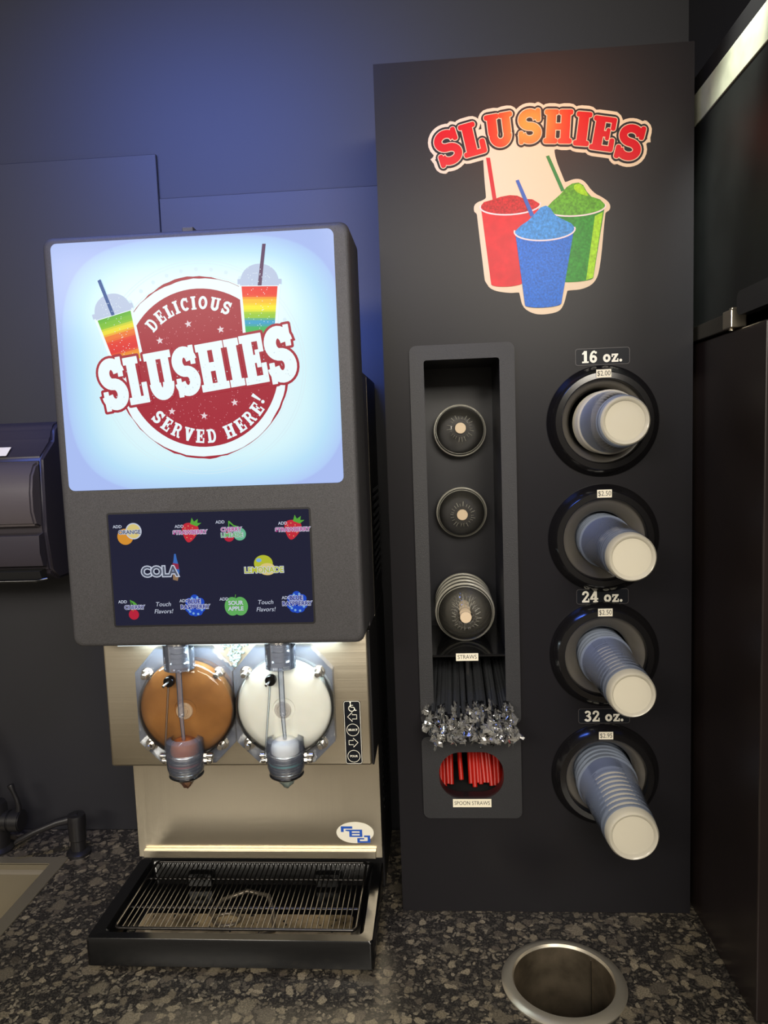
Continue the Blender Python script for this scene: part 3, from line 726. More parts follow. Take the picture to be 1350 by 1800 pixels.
# ================================================================== LIDS
def lid(r, x, y, z, label, tilt=0.0, first=[None], s=1.0, group=None):
    root = thing('dome_lid', label, 'lid', (x, y, z), group, local=True)
    k = r/.0475
    prof = [(.0468, -.002), (.0475, 0), (.0470, .003), (.0445, .003), (.0440, .010), (.0425, .012), (.0400, .020), (.0340, .028), (.0260, .034), (.0200, .0365), (.0180, .040), (.0150, .0405), (.0130, .038), (.0115, .038)]
    bm = lathe(bmesh.new(), [(a*k, b*k) for a, b in prof], (0, 0, 0), (0, -1, 0), 56)
    new_obj('dome', bm, MT['lid'], root, 50)
    bm = lathe(bmesh.new(), [((.0455+.0021*math.cos(a*PI/4))*k, (.0025+.0021*math.sin(a*PI/4))*k) for a in range(8)], (0, 0, 0), (0, -1, 0), 56, close=True)
    lathe(bm, [((.0425+.0009*math.cos(a*PI/4))*k, (.0115+.0009*math.sin(a*PI/4))*k) for a in range(8)], (0, 0, 0), (0, -1, 0), 56, close=True)
    new_obj('rim', bm, MT['lidrim'], root, 60)
    bm = bmesh.new()
    for i in range(22):
        a = R(360*i/22 + random.uniform(-5, 5)); r0, r1 = .0165*k, random.choice((.0205, .0215, .0240))*k
        tube(bm, [(r0*math.cos(a), -.0408*k, r0*math.sin(a)), (r1*math.cos(a), -.0362*k, r1*math.sin(a))], .0006, 6)
    new_obj('glint_ribs', bm, MT['lidrim'], root, 50)  # ribs whitened and lengthened to stand in for glints round the centre
    bm = lathe(bmesh.new(), [(0, .0400*k), (.0095, .0400*k), (.0100, .0385*k), (.0100, .037*k), (0, .037*k)], (0, 0, 0), (0, -1, 0), 32)
    c = new_obj('straw_hole_cover', bm, MT['cream'], root, 40); c['label'] = 'cream round centre disc'
    root.rotation_euler = (R(tilt), 0, 0)
    return root
lid(.0478, .1235, .168, .8170, 'single clear dome lid at the top of the lid bin', -6)
lid(.0465, .1230, .168, .6680, 'single clear dome lid in the middle of the lid bin', 2)
for i in range(4):
    lid(.0520, .1215, .082 + .028*i, .5020 + .0004*i, 'front clear dome lid of the stack above the shelf' if i == 0 else 'clear dome lid nested behind the front lid above the shelf', 0, group='stacked lids above the shelf')

# ================================================================== WRAPPED STRAWS
def straw_meshes(v):
    rnd = random.Random(40+v)
    bm = tube(bmesh.new(), [(0, .006, 0), (0, .20, 0)], .0031, 10, caps=False)
    ms = bpy.data.meshes.new('straw_tube'); bm.to_mesh(ms); bm.free(); ms.materials.append(MT['strawblack'])
    bm = tube(bmesh.new(), [(0, .012, 0), (0, .205, 0)], .0042, 8, caps=False)
    mw = bpy.data.meshes.new('wrapper_sleeve'); bm.to_mesh(mw); bm.free(); mw.materials.append(MT['film'])
    # crumpled end of the wrapper: a frilled, folded strip of film
    bm = bmesh.new()
    for s in range(3):
        a0 = rnd.uniform(0, 2*PI); rows = []
        nr, nc = 6, 5
        for i in range(nr):
            t = i/(nr-1); w = .0045 + .0065*t
            rows.append([bm.verts.new(((j/(nc-1)-.5)*2*w*math.cos(a0) + rnd.uniform(-.0035, .0035)*(t+.2), .014 - .030*t + rnd.uniform(-.003, .003), (j/(nc-1)-.5)*2*w*math.sin(a0) + rnd.uniform(-.0035, .0035)*(t+.2))) for j in range(nc)])
        for A, B in zip(rows[:-1], rows[1:]):
            for j in range(nc-1): bm.faces.new((A[j], A[j+1], B[j+1], B[j]))
    mc = bpy.data.meshes.new('wrapper_end'); bm.to_mesh(mc); bm.free(); mc.materials.append(MT['crumple'])
    return ms, mw, mc
SM = [straw_meshes(v) for v in range(5)]
k = 0
for row in range(4):
    for i in range(13):
        f = i/12
        x = .066 + f*.114 + random.uniform(-.003, .003)
        xf = .1235 + (x-.1235)*random.uniform(1.10, 1.25)
        y = -.040 - .012*(1.5-row) + random.uniform(-.010, .014); z = .338 + row*.0085 + random.uniform(-.003, .004)
        root = thing('wrapped_straw', 'clear wrapped black straw in the bundle under the STRAWS label', 'straw', (xf, y, z), 'wrapped straws', local=True)
        d = Vector((x, .16, .430 + row*.0035)) - Vector((xf, y, z))
        root.rotation_euler = d.to_track_quat('Y', 'Z').to_euler()
        for me, nm in zip(SM[k % 5], ('straw_tube', 'wrapper', 'wrapper_end')):
            o = bpy.data.objects.new(nm, me); COL.objects.link(o); o.parent = root
            if nm == 'wrapper_end': o.rotation_euler = (0, random.uniform(0, 6.28), 0)
        k += 1

# red spoon straws
bm = tube(bmesh.new(), [(0, 0, 0), (0, 0, .115)], .0042, 14, caps=False); tube(bm, [(0, 0, 0), (0, 0, .115)], .0036, 14, caps=False)
bmesh.ops.recalc_face_normals(bm, faces=bm.faces)
msp = bpy.data.meshes.new('spoon_straw'); bm.to_mesh(msp); bm.free(); msp.materials.append(MT['spoonred'])
for p in msp.polygons: p.use_smooth = True
XS = [.0715, .0775, .0840, .0895, .1070, .1235, .1300, .1360, .1405, .1470, .1530, .1590, .1650, .1710, .1750, .0740, .0810, .1270, .1335, .1500, .1560, .1620]
for i, x in enumerate(XS):
    back = i >= 15
    o = bpy.data.objects.new('spoon_straw', msp); COL.objects.link(o)
    o.location = (x, (.064 if back else .046) + random.uniform(-.003, .006), (.2020 if not back else .201) + (.006 if x in (.1070,) else 0) + random.uniform(-.002, .006))
    o.rotation_euler = (R(-30 + random.uniform(-3, 3)), R(random.uniform(-4, 1)), 0)
    tag(o, 'red spoon straw leaning in the oval opening above the SPOON STRAWS label', 'straw', 'red spoon straws')

# ================================================================== SLUSH MACHINE
sm = thing('slush_machine', 'two-flavor slush machine with a lit sign head on the counter', 'slush machine', (-0.25, 0.06, 0))
HY = -.135
# body
bm = box(bmesh.new(), -.466, .022, .0855, -.034, .258, .505, .003)
box(bm, -.466, .066, .0, -.034, .258, .0865, .003)
box(bm, -.466, -.030, .500, -.036, .258, .917, .003)
new_obj('body', bm, MT['black'], sm)
new_obj('side_shroud', box(bmesh.new(), -.0372, -.030, .505, -.0345, .060, .914, .001), mat('shroud_grey', (64, 62, 66), .4), sm)
new_obj('side_trim', box(bmesh.new(), -.0372, .060, .10, -.0340, .064, .912, .0005, 1), MT['steelv'], sm)
for (z0, n, name) in ((.56, 12, 'vent'), (.14, 10, 'vent')):
    bm = bmesh.new()
    for i in range(n): box(bm, -.0345, .085 + (0 if z0 > .3 else .0), z0+i*.014, -.0315, .22, z0+i*.014+.007, .001, 1)
    new_obj(name, bm, MT['gloss'], sm)
# head
bm = bmesh.new(); rr = []
for ins, yy in ((.007, HY), (.0035, HY+.0012), (.0012, HY+.0035), (0, HY+.008), (0, -.020)):
    rr.append([bm.verts.new((x, yy, z)) for x, z in rrect(-.4775+ins, .5095+ins, -.0330-ins, 1.1120-ins, .014, 6)])
for A, B in zip(rr[:-1], rr[1:]):
    for i in range(len(A)): bm.faces.new((A[i], A[(i+1) % len(A)], B[(i+1) % len(A)], B[i]))
bm.faces.new(rr[0]); bm.faces.new(rr[-1][::-1]); bmesh.ops.recalc_face_normals(bm, faces=bm.faces)
new_obj('head', bm, MT['head'], sm, 40)
new_obj('latch', box(bmesh.new(), -.2710, -.132, 1.1085, -.2550, -.110, 1.1165, .0015), MT['head'], sm)
# under-head lamp lens
new_obj('light_lens', box(bmesh.new(), -.42, -.110, .5035, -.08, -.085, .5095, .001), mat('lens_white', (225, 240, 245), .3, emit=1.2), sm)
# sign panel
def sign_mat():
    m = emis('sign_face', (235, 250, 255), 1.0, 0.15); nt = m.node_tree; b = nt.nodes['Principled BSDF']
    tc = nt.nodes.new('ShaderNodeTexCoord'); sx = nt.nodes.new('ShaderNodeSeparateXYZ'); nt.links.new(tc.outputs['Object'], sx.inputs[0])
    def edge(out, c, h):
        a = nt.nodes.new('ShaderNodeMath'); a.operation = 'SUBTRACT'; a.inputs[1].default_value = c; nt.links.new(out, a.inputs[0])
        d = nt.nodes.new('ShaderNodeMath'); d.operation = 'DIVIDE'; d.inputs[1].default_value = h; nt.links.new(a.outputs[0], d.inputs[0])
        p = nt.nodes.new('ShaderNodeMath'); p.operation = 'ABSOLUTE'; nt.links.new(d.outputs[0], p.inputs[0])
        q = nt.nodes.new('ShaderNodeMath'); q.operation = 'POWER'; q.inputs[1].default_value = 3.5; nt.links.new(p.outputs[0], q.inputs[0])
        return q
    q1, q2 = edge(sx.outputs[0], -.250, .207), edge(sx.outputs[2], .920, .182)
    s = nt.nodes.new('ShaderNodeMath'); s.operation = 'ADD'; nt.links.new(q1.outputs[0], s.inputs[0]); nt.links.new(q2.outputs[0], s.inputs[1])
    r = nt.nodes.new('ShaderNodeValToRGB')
    st = [(0.0, (232, 249, 252)), (0.30, (214, 245, 252)), (0.62, (186, 226, 250)), (0.95, (176, 204, 247)), (1.0, (170, 190, 242))]  # backlight falloff towards the edges, put into the emission colour
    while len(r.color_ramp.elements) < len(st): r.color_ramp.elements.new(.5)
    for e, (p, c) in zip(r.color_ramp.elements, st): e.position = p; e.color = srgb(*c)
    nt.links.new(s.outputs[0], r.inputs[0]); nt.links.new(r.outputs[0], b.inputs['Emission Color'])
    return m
Y0 = HY - .0016
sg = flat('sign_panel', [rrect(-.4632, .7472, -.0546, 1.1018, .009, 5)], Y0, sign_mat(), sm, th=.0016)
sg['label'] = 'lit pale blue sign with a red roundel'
RED = emis('sign_red', (166, 44, 58), 1.0); WH = emis('sign_white', (236, 250, 253), 1.0); PALE = emis('sign_pale_ring', (214, 236, 244), 1.0)
GREY = emis('sign_dome_grey', (186, 200, 226), 1.0); SPK = emis('sign_speck', (226, 150, 160), 1.0)
CX, CZ = -.2527, .9172
def onsign(name, polys, k, m, sub=()): return flat(name, polys, Y0 - .00022*k, m, sg, sub)
P = []
for a in range(0, 360, 9):
    if 20 < a < 165: P.append(disc(CX+.139*math.cos(R(a)), CZ+.139*math.sin(R(a)), .0028, 10))
for r in (.130, .147, .151): P += ribbon(arc(CX, CZ, r, r, 0, 355, 71), .0007, closed=True)
onsign('faint_ring', P, 1, PALE)
onsign('white_ring', [disc(CX, CZ, .1255, 72)], 2, WH)
rng = random.Random(3)
ringp = [(CX + (.1255+rng.uniform(-.0005, .0005))*math.cos(R(a*4)), CZ + (.1275+rng.uniform(-.0005, .0005))*math.sin(R(a*4))) for a in range(90)]
onsign('red_ring', ribbon(ringp, [max(.0006, .0022 + .0016*math.sin(a*.31) + rng.uniform(-.001, .001)) for a in range(90)], closed=True), 3, RED)
onsign('red_roundel', [disc(CX, CZ, .1120, 72)], 4, RED)
P = []
while len(P) < 420:
    x, z = rng.uniform(-.11, .11), rng.uniform(-.11, .11)
    if x*x+z*z < .011**2*90: P.append(put([[(0, 0), (.0012, .0003), (.0004, .0013)]], CX+x, CZ+z, rng.uniform(0, 6))[0])
onsign('roundel_speckle', P, 5, SPK)
STAR = emis('sign_star', (232, 214, 220), 1)
for x, z in ((-.2681, .9805), (-.2215, .9706), (-.3111, .9590), (-.2999, .8579), (-.2528, .8499), (-.2072, .8670)): onsign('star', [star(x, z, .0055, rng.uniform(80, 100))], 6, STAR)
onsign('upper_words', arched('DELICIOUS', .0185, CX, .9120, .0975, 134.5, 65.0, k=.92), 6, WH)
onsign('lower_words', arched('SERVED HERE', .0195, CX+.002, .9170, .0965, 223.5, 321.5, inside=True, k=.92) + put(glyph('!', .021), -.1728, .8700, R(55), .002, .010), 6, WH)
# printed cups
def dome_cup(nm, place, colors, kx, strawm, w0, w1, h):
    t = lambda pts: [place(a, b) for a, b in pts]
    onsign(nm + '_white_edge', [t([(-w0-.004, .004), (w0+.004, .004), (w1+.004, -h-.004), (-w1-.004, -h-.004)])], kx, WH)
    n = len(colors)
    N = 24
    for i in range(N):
        a, b = i/N, (i+1)/N
        wa, wb = w0+(w1-w0)*a, w0+(w1-w0)*b
        f = min(max((a+.5/N)*(n-1), 0), n-1.001); c0, c1, q = colors[int(f)], colors[int(f)+1], f-int(f)
        q = min(max((q-.25)*2, 0), 1)
        col = tuple(c0[j]*(1-q)+c1[j]*q for j in range(3))
        key = 'band_%d_%d_%d' % tuple(int(v) for v in col)
        BANDS.setdefault(nm, []).append((t([(-wa, -h*a), (wa, -h*a), (wb, -h*b), (-wb, -h*b)]), col))
    onsign(nm + '_dome', [t([(w0*1.08*math.cos(R(a)), .001+.030*math.sin(R(a))**.8) for a in range(0, 181, 10)]), t(rect(-w0*1.22, 0.003, w0*1.22, .010))], kx+1, GREY)
    onsign(nm + '_dome_straw', [t(strawm)], kx+2, emis(nm + '_straw', (40, 84, 150) if nm == 'left_cup' else (92, 60, 96), 1))
BANDS = {}
rl_ = R(13.5); ax0, az0 = -.3757, .9972
dome_cup('left_cup', lambda a, b: (ax0 + a*math.cos(rl_) - b*math.sin(rl_), az0 + a*math.sin(rl_) + b*math.cos(rl_)), [(92, 176, 40), (120, 190, 40), (236, 220, 40), (236, 120, 40), (226, 52, 40), (222, 46, 44), (236, 150, 40), (232, 200, 40)], 7,
         [(-.0085, .053), (-.0035, .054), (.0015, .001), (-.0035, .0005)], .0255, .0195, .068)
rr_ = R(-2.5); bx_, bz_ = -.1622, 1.0277
dome_cup('right_cup', lambda a, b: (bx_ + a*math.cos(rr_) - b*math.sin(rr_), bz_ + a*math.sin(rr_) + b*math.cos(rr_)), [(232, 52, 44), (234, 60, 44), (246, 190, 30), (244, 232, 30), (150, 200, 50), (50, 160, 200), (60, 180, 90), (60, 175, 60)], 7,
         [(.0045, .058), (.0095, .058), (.0030, .001), (-.0025, .001)], .0258, .0200, .070)
for nm, L in BANDS.items():
    bm = bmesh.new()
    mlist = []
    me = bpy.data.meshes.new(nm); V, F = [], []
    for q, c in L:
        b = len(V); V += [(a, Y0-.00022*8, z) for a, z in q[::-1]]; F.append((b, b+1, b+2, b+3)); mlist.append(c)
    me.from_pydata(V, [], F)
    for i, c in enumerate(mlist): me.materials.append(emis('%s_ink' % nm, c, 1)); me.polygons[i].material_index = i
    bm.free(); o = bpy.data.objects.new(nm, me); COL.objects.link(o); o.parent = sg
P = []
for i in range(60):
    u, v = rng.uniform(-.022, .022), rng.uniform(-.06, .028)
    P.append(disc(bx_+u*.8, bz_+v, .0006, 5)); P.append(disc(ax0+u*.7-v*.23, az0+v*.95, .0006, 5))
onsign('cup_speckle', P, 11, WH)
SW = ('SLUSHIES', .0660, -.3965, -.1145, .8650, R(7.4))
HS = [.073, .066, .067, .069, .066, .066, .068, .078]
onsign('slushies_outline', line(*SW, d=.0046, hs=HS, gap=.05), 12, RED)
onsign('slushies_word', line(*SW, d=.0010, hs=HS, gap=.05), 13, WH)
P = []
for i in range(90):
    x = rng.uniform(-.39, -.12); z = .866 + (x+.395)*.13 + (rng.random()**2)*.06
    P.append(put([[(0, 0), (rng.uniform(.001, .003), .0004), (.0008, rng.uniform(.001, .002))]], x, z, rng.uniform(0, 6))[0])
onsign('slushies_frost', P, 14, emis('sign_frost', (205, 222, 230), 1))
# touch screen
scr = mat('screen_glass', (6, 7, 14), .06, spec=.6)
sb = scr.node_tree.nodes['Principled BSDF']; sb.inputs['Emission Color'].default_value = srgb(12, 16, 44); sb.inputs['Emission Strength'].default_value = 1.0
flat('screen_frame', [rrect(-.4100, .5405, -.1050, .7130, .004, 4)], HY-.0010, MT['black'], sm, th=.001)
ts = flat('touch_screen', [rrect(-.4075, .5430, -.1075, .7105, .002, 3)], HY-.0014, scr, sm, th=.0004)
E_ = {k: emis('icon_'+k, v, .85) for k, v in dict(orange=(222, 150, 50), slice=(226, 206, 130), berry=(205, 44, 60), leaf=(90, 170, 60), white=(205, 212, 230), lime=(110, 190, 150), pink=(190, 70, 150),
      grey=(86, 92, 110), cola=(70, 60, 60), colared=(150, 40, 70), colablue=(60, 110, 190), lemon=(190, 196, 50), cherry=(190, 34, 60), blue=(30, 76, 200), navy=(20, 30, 140), apple=(100, 180, 96), purple=(60, 50, 130), tan=(150, 120, 90), sky=(130, 180, 230)).items()}
SY = HY-.0014
def ic(name, polys, k, m): return flat(name, polys, SY-.00018*k, E_[m], ts)
def it(s, x, z, size, m, k=4, off=0.0, sx=1.0, outline=None, shear=0.0):
    if outline: txt('icon_lettering_outline', s, x, z, SY-.00018*(k-1), size, E_[outline], ts, off=off+size*.075, sx=sx, shear=shear)
    txt('icon_lettering', s, x, z, SY-.00018*k, size, E_[m], ts, off=off, sx=sx, shear=shear)
for x, z in ((-.3941, .6921), (-.3005, .6900), (-.2389, .6948), (-.1463, .6905), (-.3941, .5790), (-.3005, .5788), (-.2397, .5801), (-.1465, .5802)): it('ADD', x, z, .0062, 'white', off=.0001)
ic('orange_icon', [disc(-.3832, .6770, .0120)], 1, 'orange'); ic('orange_slice_rim_icon', [disc(-.3700, .6850, .0122)], 2, 'white'); ic('orange_slice_icon', [disc(-.3700, .6850, .0105)], 3, 'slice')
it('ORANGE', -.3760, .6835, .0082, 'grey', 5, .0002, 1.0, 'white')
def strawberry(x, z):
    ic('strawberry_icon', [smooth_loop([(x-.013, z+.006), (x-.008, z+.013), (x+.002, z+.014), (x+.012, z+.010), (x+.014, z+.002), (x+.006, z-.010), (x-.003, z-.017), (x-.009, z-.010)])], 1, 'berry')
    ic('strawberry_leaf_icon', [[(x+.001, z+.012), (x+.004, z+.021), (x+.007, z+.015), (x+.013, z+.019), (x+.012, z+.013), (x+.018, z+.013), (x+.011, z+.008)]], 2, 'leaf')
    ic('strawberry_seed_icon', [disc(x+a, z+b, .0007, 8) for a, b in ((-.007, .006), (-.002, .009), (.004, .006), (-.005, -.008), (.001, -.010), (.006, -.005), (-.009, 0))], 2, 'slice')
    it('STRAWBERRY', x, z-.0005, .0082, 'pink', 5, .0002, 1.0, 'white')
strawberry(-.2850, .6815); strawberry(-.1322, .6815)
ic('limeade_lime_icon', [disc(-.2110, .6765, .0095)], 1, 'lime'); ic('limeade_cherry_icon', [disc(-.2270, .6730, .0075)], 1, 'cherry')
ic('limeade_leaf_icon', [[(-.2270, .6960), (-.2255, .6965), (-.2190, .6900), (-.2120, .6880), (-.2190, .6875), (-.2255, .6930), (-.2262, .6800), (-.2272, .6800)]], 1, 'leaf')
it('CHERRY', -.2232, .6835, .0082, 'pink', 5, .0002, 1.0, 'white'); it('LIMEADE', -.2225, .6752, .0088, 'apple', 5, .0002, .95, 'white')
ic('cola_bottle_icon', [[(-.3150, .6110), (-.3080, .6090), (-.3045, .6230), (-.3055, .6330), (-.3075, .6420), (-.3085, .6495), (-.3110, .6495), (-.3125, .6400), (-.3145, .6320)]], 1, 'colablue')
ic('cola_label_icon', [[(-.3150, .6280), (-.3052, .6262), (-.3052, .6345), (-.3140, .6360)]], 2, 'colared'); ic('cola_base_icon', [[(-.3150, .6110), (-.3080, .6090), (-.3052, .6190), (-.3145, .6210)]], 2, 'tan')
it('COLA', -.3345, .6232, .0205, 'grey', 5, .0005, 1.0, 'white')
ic('lemon_icon', [disc(-.1780, .6320, .0140, rz=.0125)], 1, 'lemon'); ic('lemon_half_icon', [disc(-.1725, .6235, .0125, rz=.0090)], 2, 'slice'); ic('lemon_shine_icon', [disc(-.1845, .6370, .0040, rz=.0028)], 2, 'sky')
it('LEMONADE', -.1777, .6222, .0120, 'lemon', 5, .0003, .92, 'white')
ic('cherry_stem_icon', [[(-.3830, .5815), (-.3820, .5820), (-.3785, .5640), (-.3795, .5640)], [(-.3825, .5815), (-.3770, .5790), (-.3720, .5745), (-.3780, .5745)]], 1, 'leaf')
ic('cherry_icon', [disc(-.3784, .5595, .0078)], 1, 'cherry'); it('CHERRY', -.3766, .5703, .0082, 'purple', 5, .0002, 1.0, 'white')
def raspberry(x, z):
    ic('raspberry_icon', [disc(x + a, z + b, .0065, 18) for a, b in ((0, .010), (-.008, .005), (.008, .005), (-.009, -.004), (.009, -.004), (0, -.010), (-.005, -.009), (.005, -.009), (0, 0))], 1, 'blue')
    ic('raspberry_bead_icon', [disc(x + a, z + b, .0018, 12) for a, b in ((-.004, .011), (.004, .012), (-.010, -.006), (.010, -.007), (-.003, -.012), (.004, -.013), (-.008, -.009))], 2, 'sky')
    it('BLUE', x-.001, z+.006, .0086, 'navy', 5, .0003, 1.0, 'white'); it('RASPBERRY', x, z-.0022, .0086, 'navy', 5, .0002, 1.0, 'white')
raspberry(-.2842, .5715); raspberry(-.1310, .5735)
ic('apple_icon', [disc(-.2280, .5690, .0115, rz=.0140), disc(-.2160, .5690, .0115, rz=.0140)], 1, 'apple'); ic('apple_stem_icon', [[(-.2235, .5820), (-.2225, .5820), (-.2215, .5865), (-.2225, .5868)]], 2, 'leaf')
it('SOUR', -.2225, .5740, .0086, 'white', 5, .0003, 1.0, 'leaf'); it('APPLE', -.2225, .5655, .0086, 'white', 5, .0003, 1.0, 'leaf')
for x in (-.3325, -.1780): it('Touch', x, .5742, .0092, 'white', shear=.2); it('Flavors!', x, .5634, .0092, 'white', shear=.2)

# valve panel and splash panel
bm = bmesh.new(); box(bm, -.4665, -.062, .2885, -.0370, .022, .5090, .004, 3)
new_obj('valve_panel', bm, MT['steel'], sm, 40)
new_obj('valve_panel_edge', box(bmesh.new(), -.0372, -.060, .2890, -.0335, .03, .5090, .001), MT['black'], sm)
new_obj('splash_panel', box(bmesh.new(), -.4665, .018, .0850, -.0330, .024, .2890, .0008, 1), MT['steelv'], sm)
new_obj('splash_lip', box(bmesh.new(), -.4545, .009, .0880, -.0440, .018, .1020, .001), MT['steel'], sm)
lg = flat('maker_logo', [disc(-.0795, .1312, .0325, 48, rz=.0192)], .0174, MT['white'], sm, th=.0006)
lg['label'] = 'white oval maker logo with blue letters'
def lgp(a): return [(x, z) for x, z in a]
F_ = [rect(-.1040, .1385, -.0840, .1428), rect(-.1040, .1325, -.0992, .1428), rect(-.0960, .1345, -.0850, .1368)]
B_ = [rect(-.0930, .1338, -.0670, .1368), rect(-.0895, .1235, -.0850, .1368), rect(-.0850, .1288, -.0670, .1312), rect(-.0850, .1235, -.0670, .1262), rect(-.0715, .1235, -.0670, .1368)]
D_ = [rect(-.0640, .1232, -.0535, .1262), rect(-.0580, .1130, -.0535, .1262), rect(-.0760, .1130, -.0535, .1160), rect(-.0760, .1130, -.0716, .1215), rect(-.0716, .1190, -.0640, .1215)]
flat('logo_lettering', F_ + B_ + D_, .0171, MT['logoblue'], lg)
# accessibility label
al = flat('access_label', [rrect(-.0795, .2912, -.0520, .3960, .004, 4)], -.0626, MT['blackv'], sm, th=.0006)
al['label'] = 'black access label with wheelchair sign, arrows and round keys'
AW = []
ax_ = -.0657
brd = [rrect(-.0788, .2919, -.0527, .3953, .0036, 4)]; brs = [rrect(-.0781, .2926, -.0534, .3946, .003, 4)]
flat('label_border', brd, -.0628, MT['white'], al, sub=brs)
P = ribbon(arc(ax_-.0005, .3835, .0048, .0048, 100, 360, 16), .0013) + [disc(ax_-.0025, .3932, .0014, 10)] + ribbon([(ax_-.0025, .3915), (ax_-.0018, .3855), (ax_+.0030, .3852), (ax_+.0055, .3798), (ax_+.0072, .3805)], .0014) + ribbon([(ax_-.0022, .3885), (ax_+.0020, .3885)], .0010)
flat('wheelchair_sign', P, -.0628, MT['white'], al)
def arrow(z, s): return [(ax_ + s*a, z + b) for a, b in ((-.0075, 0), (0, .0075), (0, .0035), (.0070, .0035), (.0070, -.0035), (0, -.0035), (0, -.0075))]
for z, s in ((.3695, 1), (.3270, -1)):
    pl = arrow(z, s); flat('arrow', ribbon(pl, .0011, closed=True), -.0628, MT['white'], al)
for z, s in ((.3480, 'SELECT'), (.3045, 'POUR')):
    flat('key_circle', ribbon(arc(ax_, z, .0098, .0098, 0, 354, 59), .0008, closed=True), -.0628, MT['white'], al)
    txt('key_lettering', s, ax_, z, -.0629, .0047, MT['white'], al, off=.0001)

# freezing chambers
def slush_mat(name, c, c2):
    m = mat(name, c, 0.45, spec=0.2, bump=(220, .12)); nt = m.node_tree; b = nt.nodes['Principled BSDF']
    tc = nt.nodes.new('ShaderNodeTexCoord'); n = nt.nodes.new('ShaderNodeTexNoise'); n.inputs['Scale'].default_value = 22; n.inputs['Detail'].default_value = 5
    nt.links.new(tc.outputs['Object'], n.inputs['Vector']); r = nt.nodes.new('ShaderNodeValToRGB')
    r.color_ramp.elements[0].position = .3; r.color_ramp.elements[1].position = .7; r.color_ramp.elements[0].color = srgb(*c2); r.color_ramp.elements[1].color = srgb(*c)
    nt.links.new(n.outputs['Fac'], r.inputs[0]); nt.links.new(r.outputs[0], b.inputs['Base Color'])
    b.inputs['Subsurface Weight'].default_value = 0.3; b.inputs['Subsurface Radius'].default_value = (.01, .008, .006)
    return m
MT['cola'] = slush_mat('cola_slush', (156, 104, 46), (124, 78, 28)); MT['lemon'] = slush_mat('lemonade_slush', (240, 240, 230), (228, 228, 218))
CZM = .3945
def chamber(cx, slush, dx, tint, side, name):
    c = Vector((cx, 0, CZM)); hx, hz, cut = .0785, .0915, .034
    oct_ = [(cx-hx, CZM-hz+cut), (cx-hx+cut, CZM-hz), (cx+hx-cut, CZM-hz), (cx+hx, CZM-hz+cut), (cx+hx, CZM+hz-cut), (cx+hx-cut, CZM+hz+.004), (cx-hx+cut, CZM+hz+.004), (cx-hx, CZM+hz-cut)]
    bm = flat_bm(bmesh.new(), [oct_], -.080, th=.0175)
    bmesh.ops.bevel(bm, geom=[e for e in bm.edges if len(e.link_faces) == 2 and e.calc_face_angle(0) > .3], offset=.0025, segments=2, affect='EDGES')
    plate = new_obj('front_plate', bm, MT['shell'], sm, 35); plate['label'] = 'clear front plate over the %s slush' % name
    bm = lathe(bmesh.new(), [(.0780, .080), (.0775, .094), (.0745, .100), (.0680, .104), (.0500, .107), (0, .109)], (cx+dx, 0, CZM+.002), (0, -1, 0), 56)
    new_obj('chamber_window', bm, MT['window'], sm, 35)
    bm = lathe(bmesh.new(), [(.0755, .063), (.0755, .086), (.0735, .092), (.060, .096), (.030, .0975), (.018, .0975), (.0165, .096), (0, .096)], (cx+dx, 0, CZM+.002), (0, -1, 0), 56)
    s = new_obj('slush', bm, slush, sm, 40); s['label'] = '%s slush' % name
    bm = lathe(bmesh.new(), [(.0135, .096), (.0125, .0985), (.009, .0985), (.008, .0972), (.006, .0972), (.0055, .1000), (0, .1003)], (cx+dx-.002, 0, CZM), (0, -1, 0), 32)
    new_obj('hub', bm, mat('hub_' + name, (196, 190, 182) if name == 'lemonade' else (190, 160, 128), .4), s, 40)
    for a, b in ((-.0575, .0575), (.0575, .0575), (-.0575, -.0575), (.0575, -.0575)):
        p = (cx+a, 0, CZM-.0015+b)
        bm = bmesh.new(); lathe(bm, [(0, .080), (.0100, .080), (.0100, .0815), (0, .0815)], p, (0, -1, 0), 24)
        lathe(bm, [(0, .0815), (.0084, .0815), (.0084, .0870), (.0075, .0882), (0, .0882)], p, (0, -1, 0), 6)
        lathe(bm, [(0, .088), (.0046, .088), (.0046, .0985), (.0039, .0995), (0, .0998)], p, (0, -1, 0), 16)
        new_obj('bolt', bm, MT['chrome'], sm, 30)
    # cap and piston on top
    tx = cx + .0035
    bm = lathe(bmesh.new(), [(.0205, 0), (.0235, 0), (.0235, .040), (.0205, .040)], (tx, -.104, .466), (0, 0, 1), 40, close=True)
    new_obj('top_collar', bm, MT['shell'], sm, 40)
    bm = lathe(bmesh.new(), [(0, .002), (.016, .002), (.019, .004), (.019, .010), (.0165, .012), (.0165, .018), (.019, .020), (.019, .026), (.0165, .028), (.0165, .034), (.0185, .036), (.0185, .0425), (0, .0425)], (tx, -.104, .4665), (0, 0, 1), 36)
    new_obj('piston', bm, MT['chrome'], sm, 40)
    bm = bmesh.new(); cyl(bm, (tx+.001, -.1125, .4685), (tx+.001, -.1125, .392), .0045, n=14); cyl(bm, (tx+.001, -.1125, .392), (tx+.003, -.1125, .335), .0032, .0026, n=14)
    new_obj('valve_rod', bm, MT['shell'], sm, 50)
    bm = lathe(bmesh.new(), [(0, .104), (.0085, .104), (.0085, .112), (.0075, .1135), (0, .1135)], (cx-.0125, 0, .4465), (0, -1, 0), 24)
    kn = new_obj('vent_plug', bm, MT['gloss'], sm, 35)
    bm = bmesh.new(); cyl(bm, (cx-.0125, -.1135, .4465), (cx-.0165, -.1250, .4435), .0016, .0022, n=10)
    new_obj('vent_pin', bm, MT['chrome'], kn)
    bm = tube(bmesh.new(), [(cx-.0135, -.1115, .438), (cx-.027, -.1105, .325)], .0016, 8)
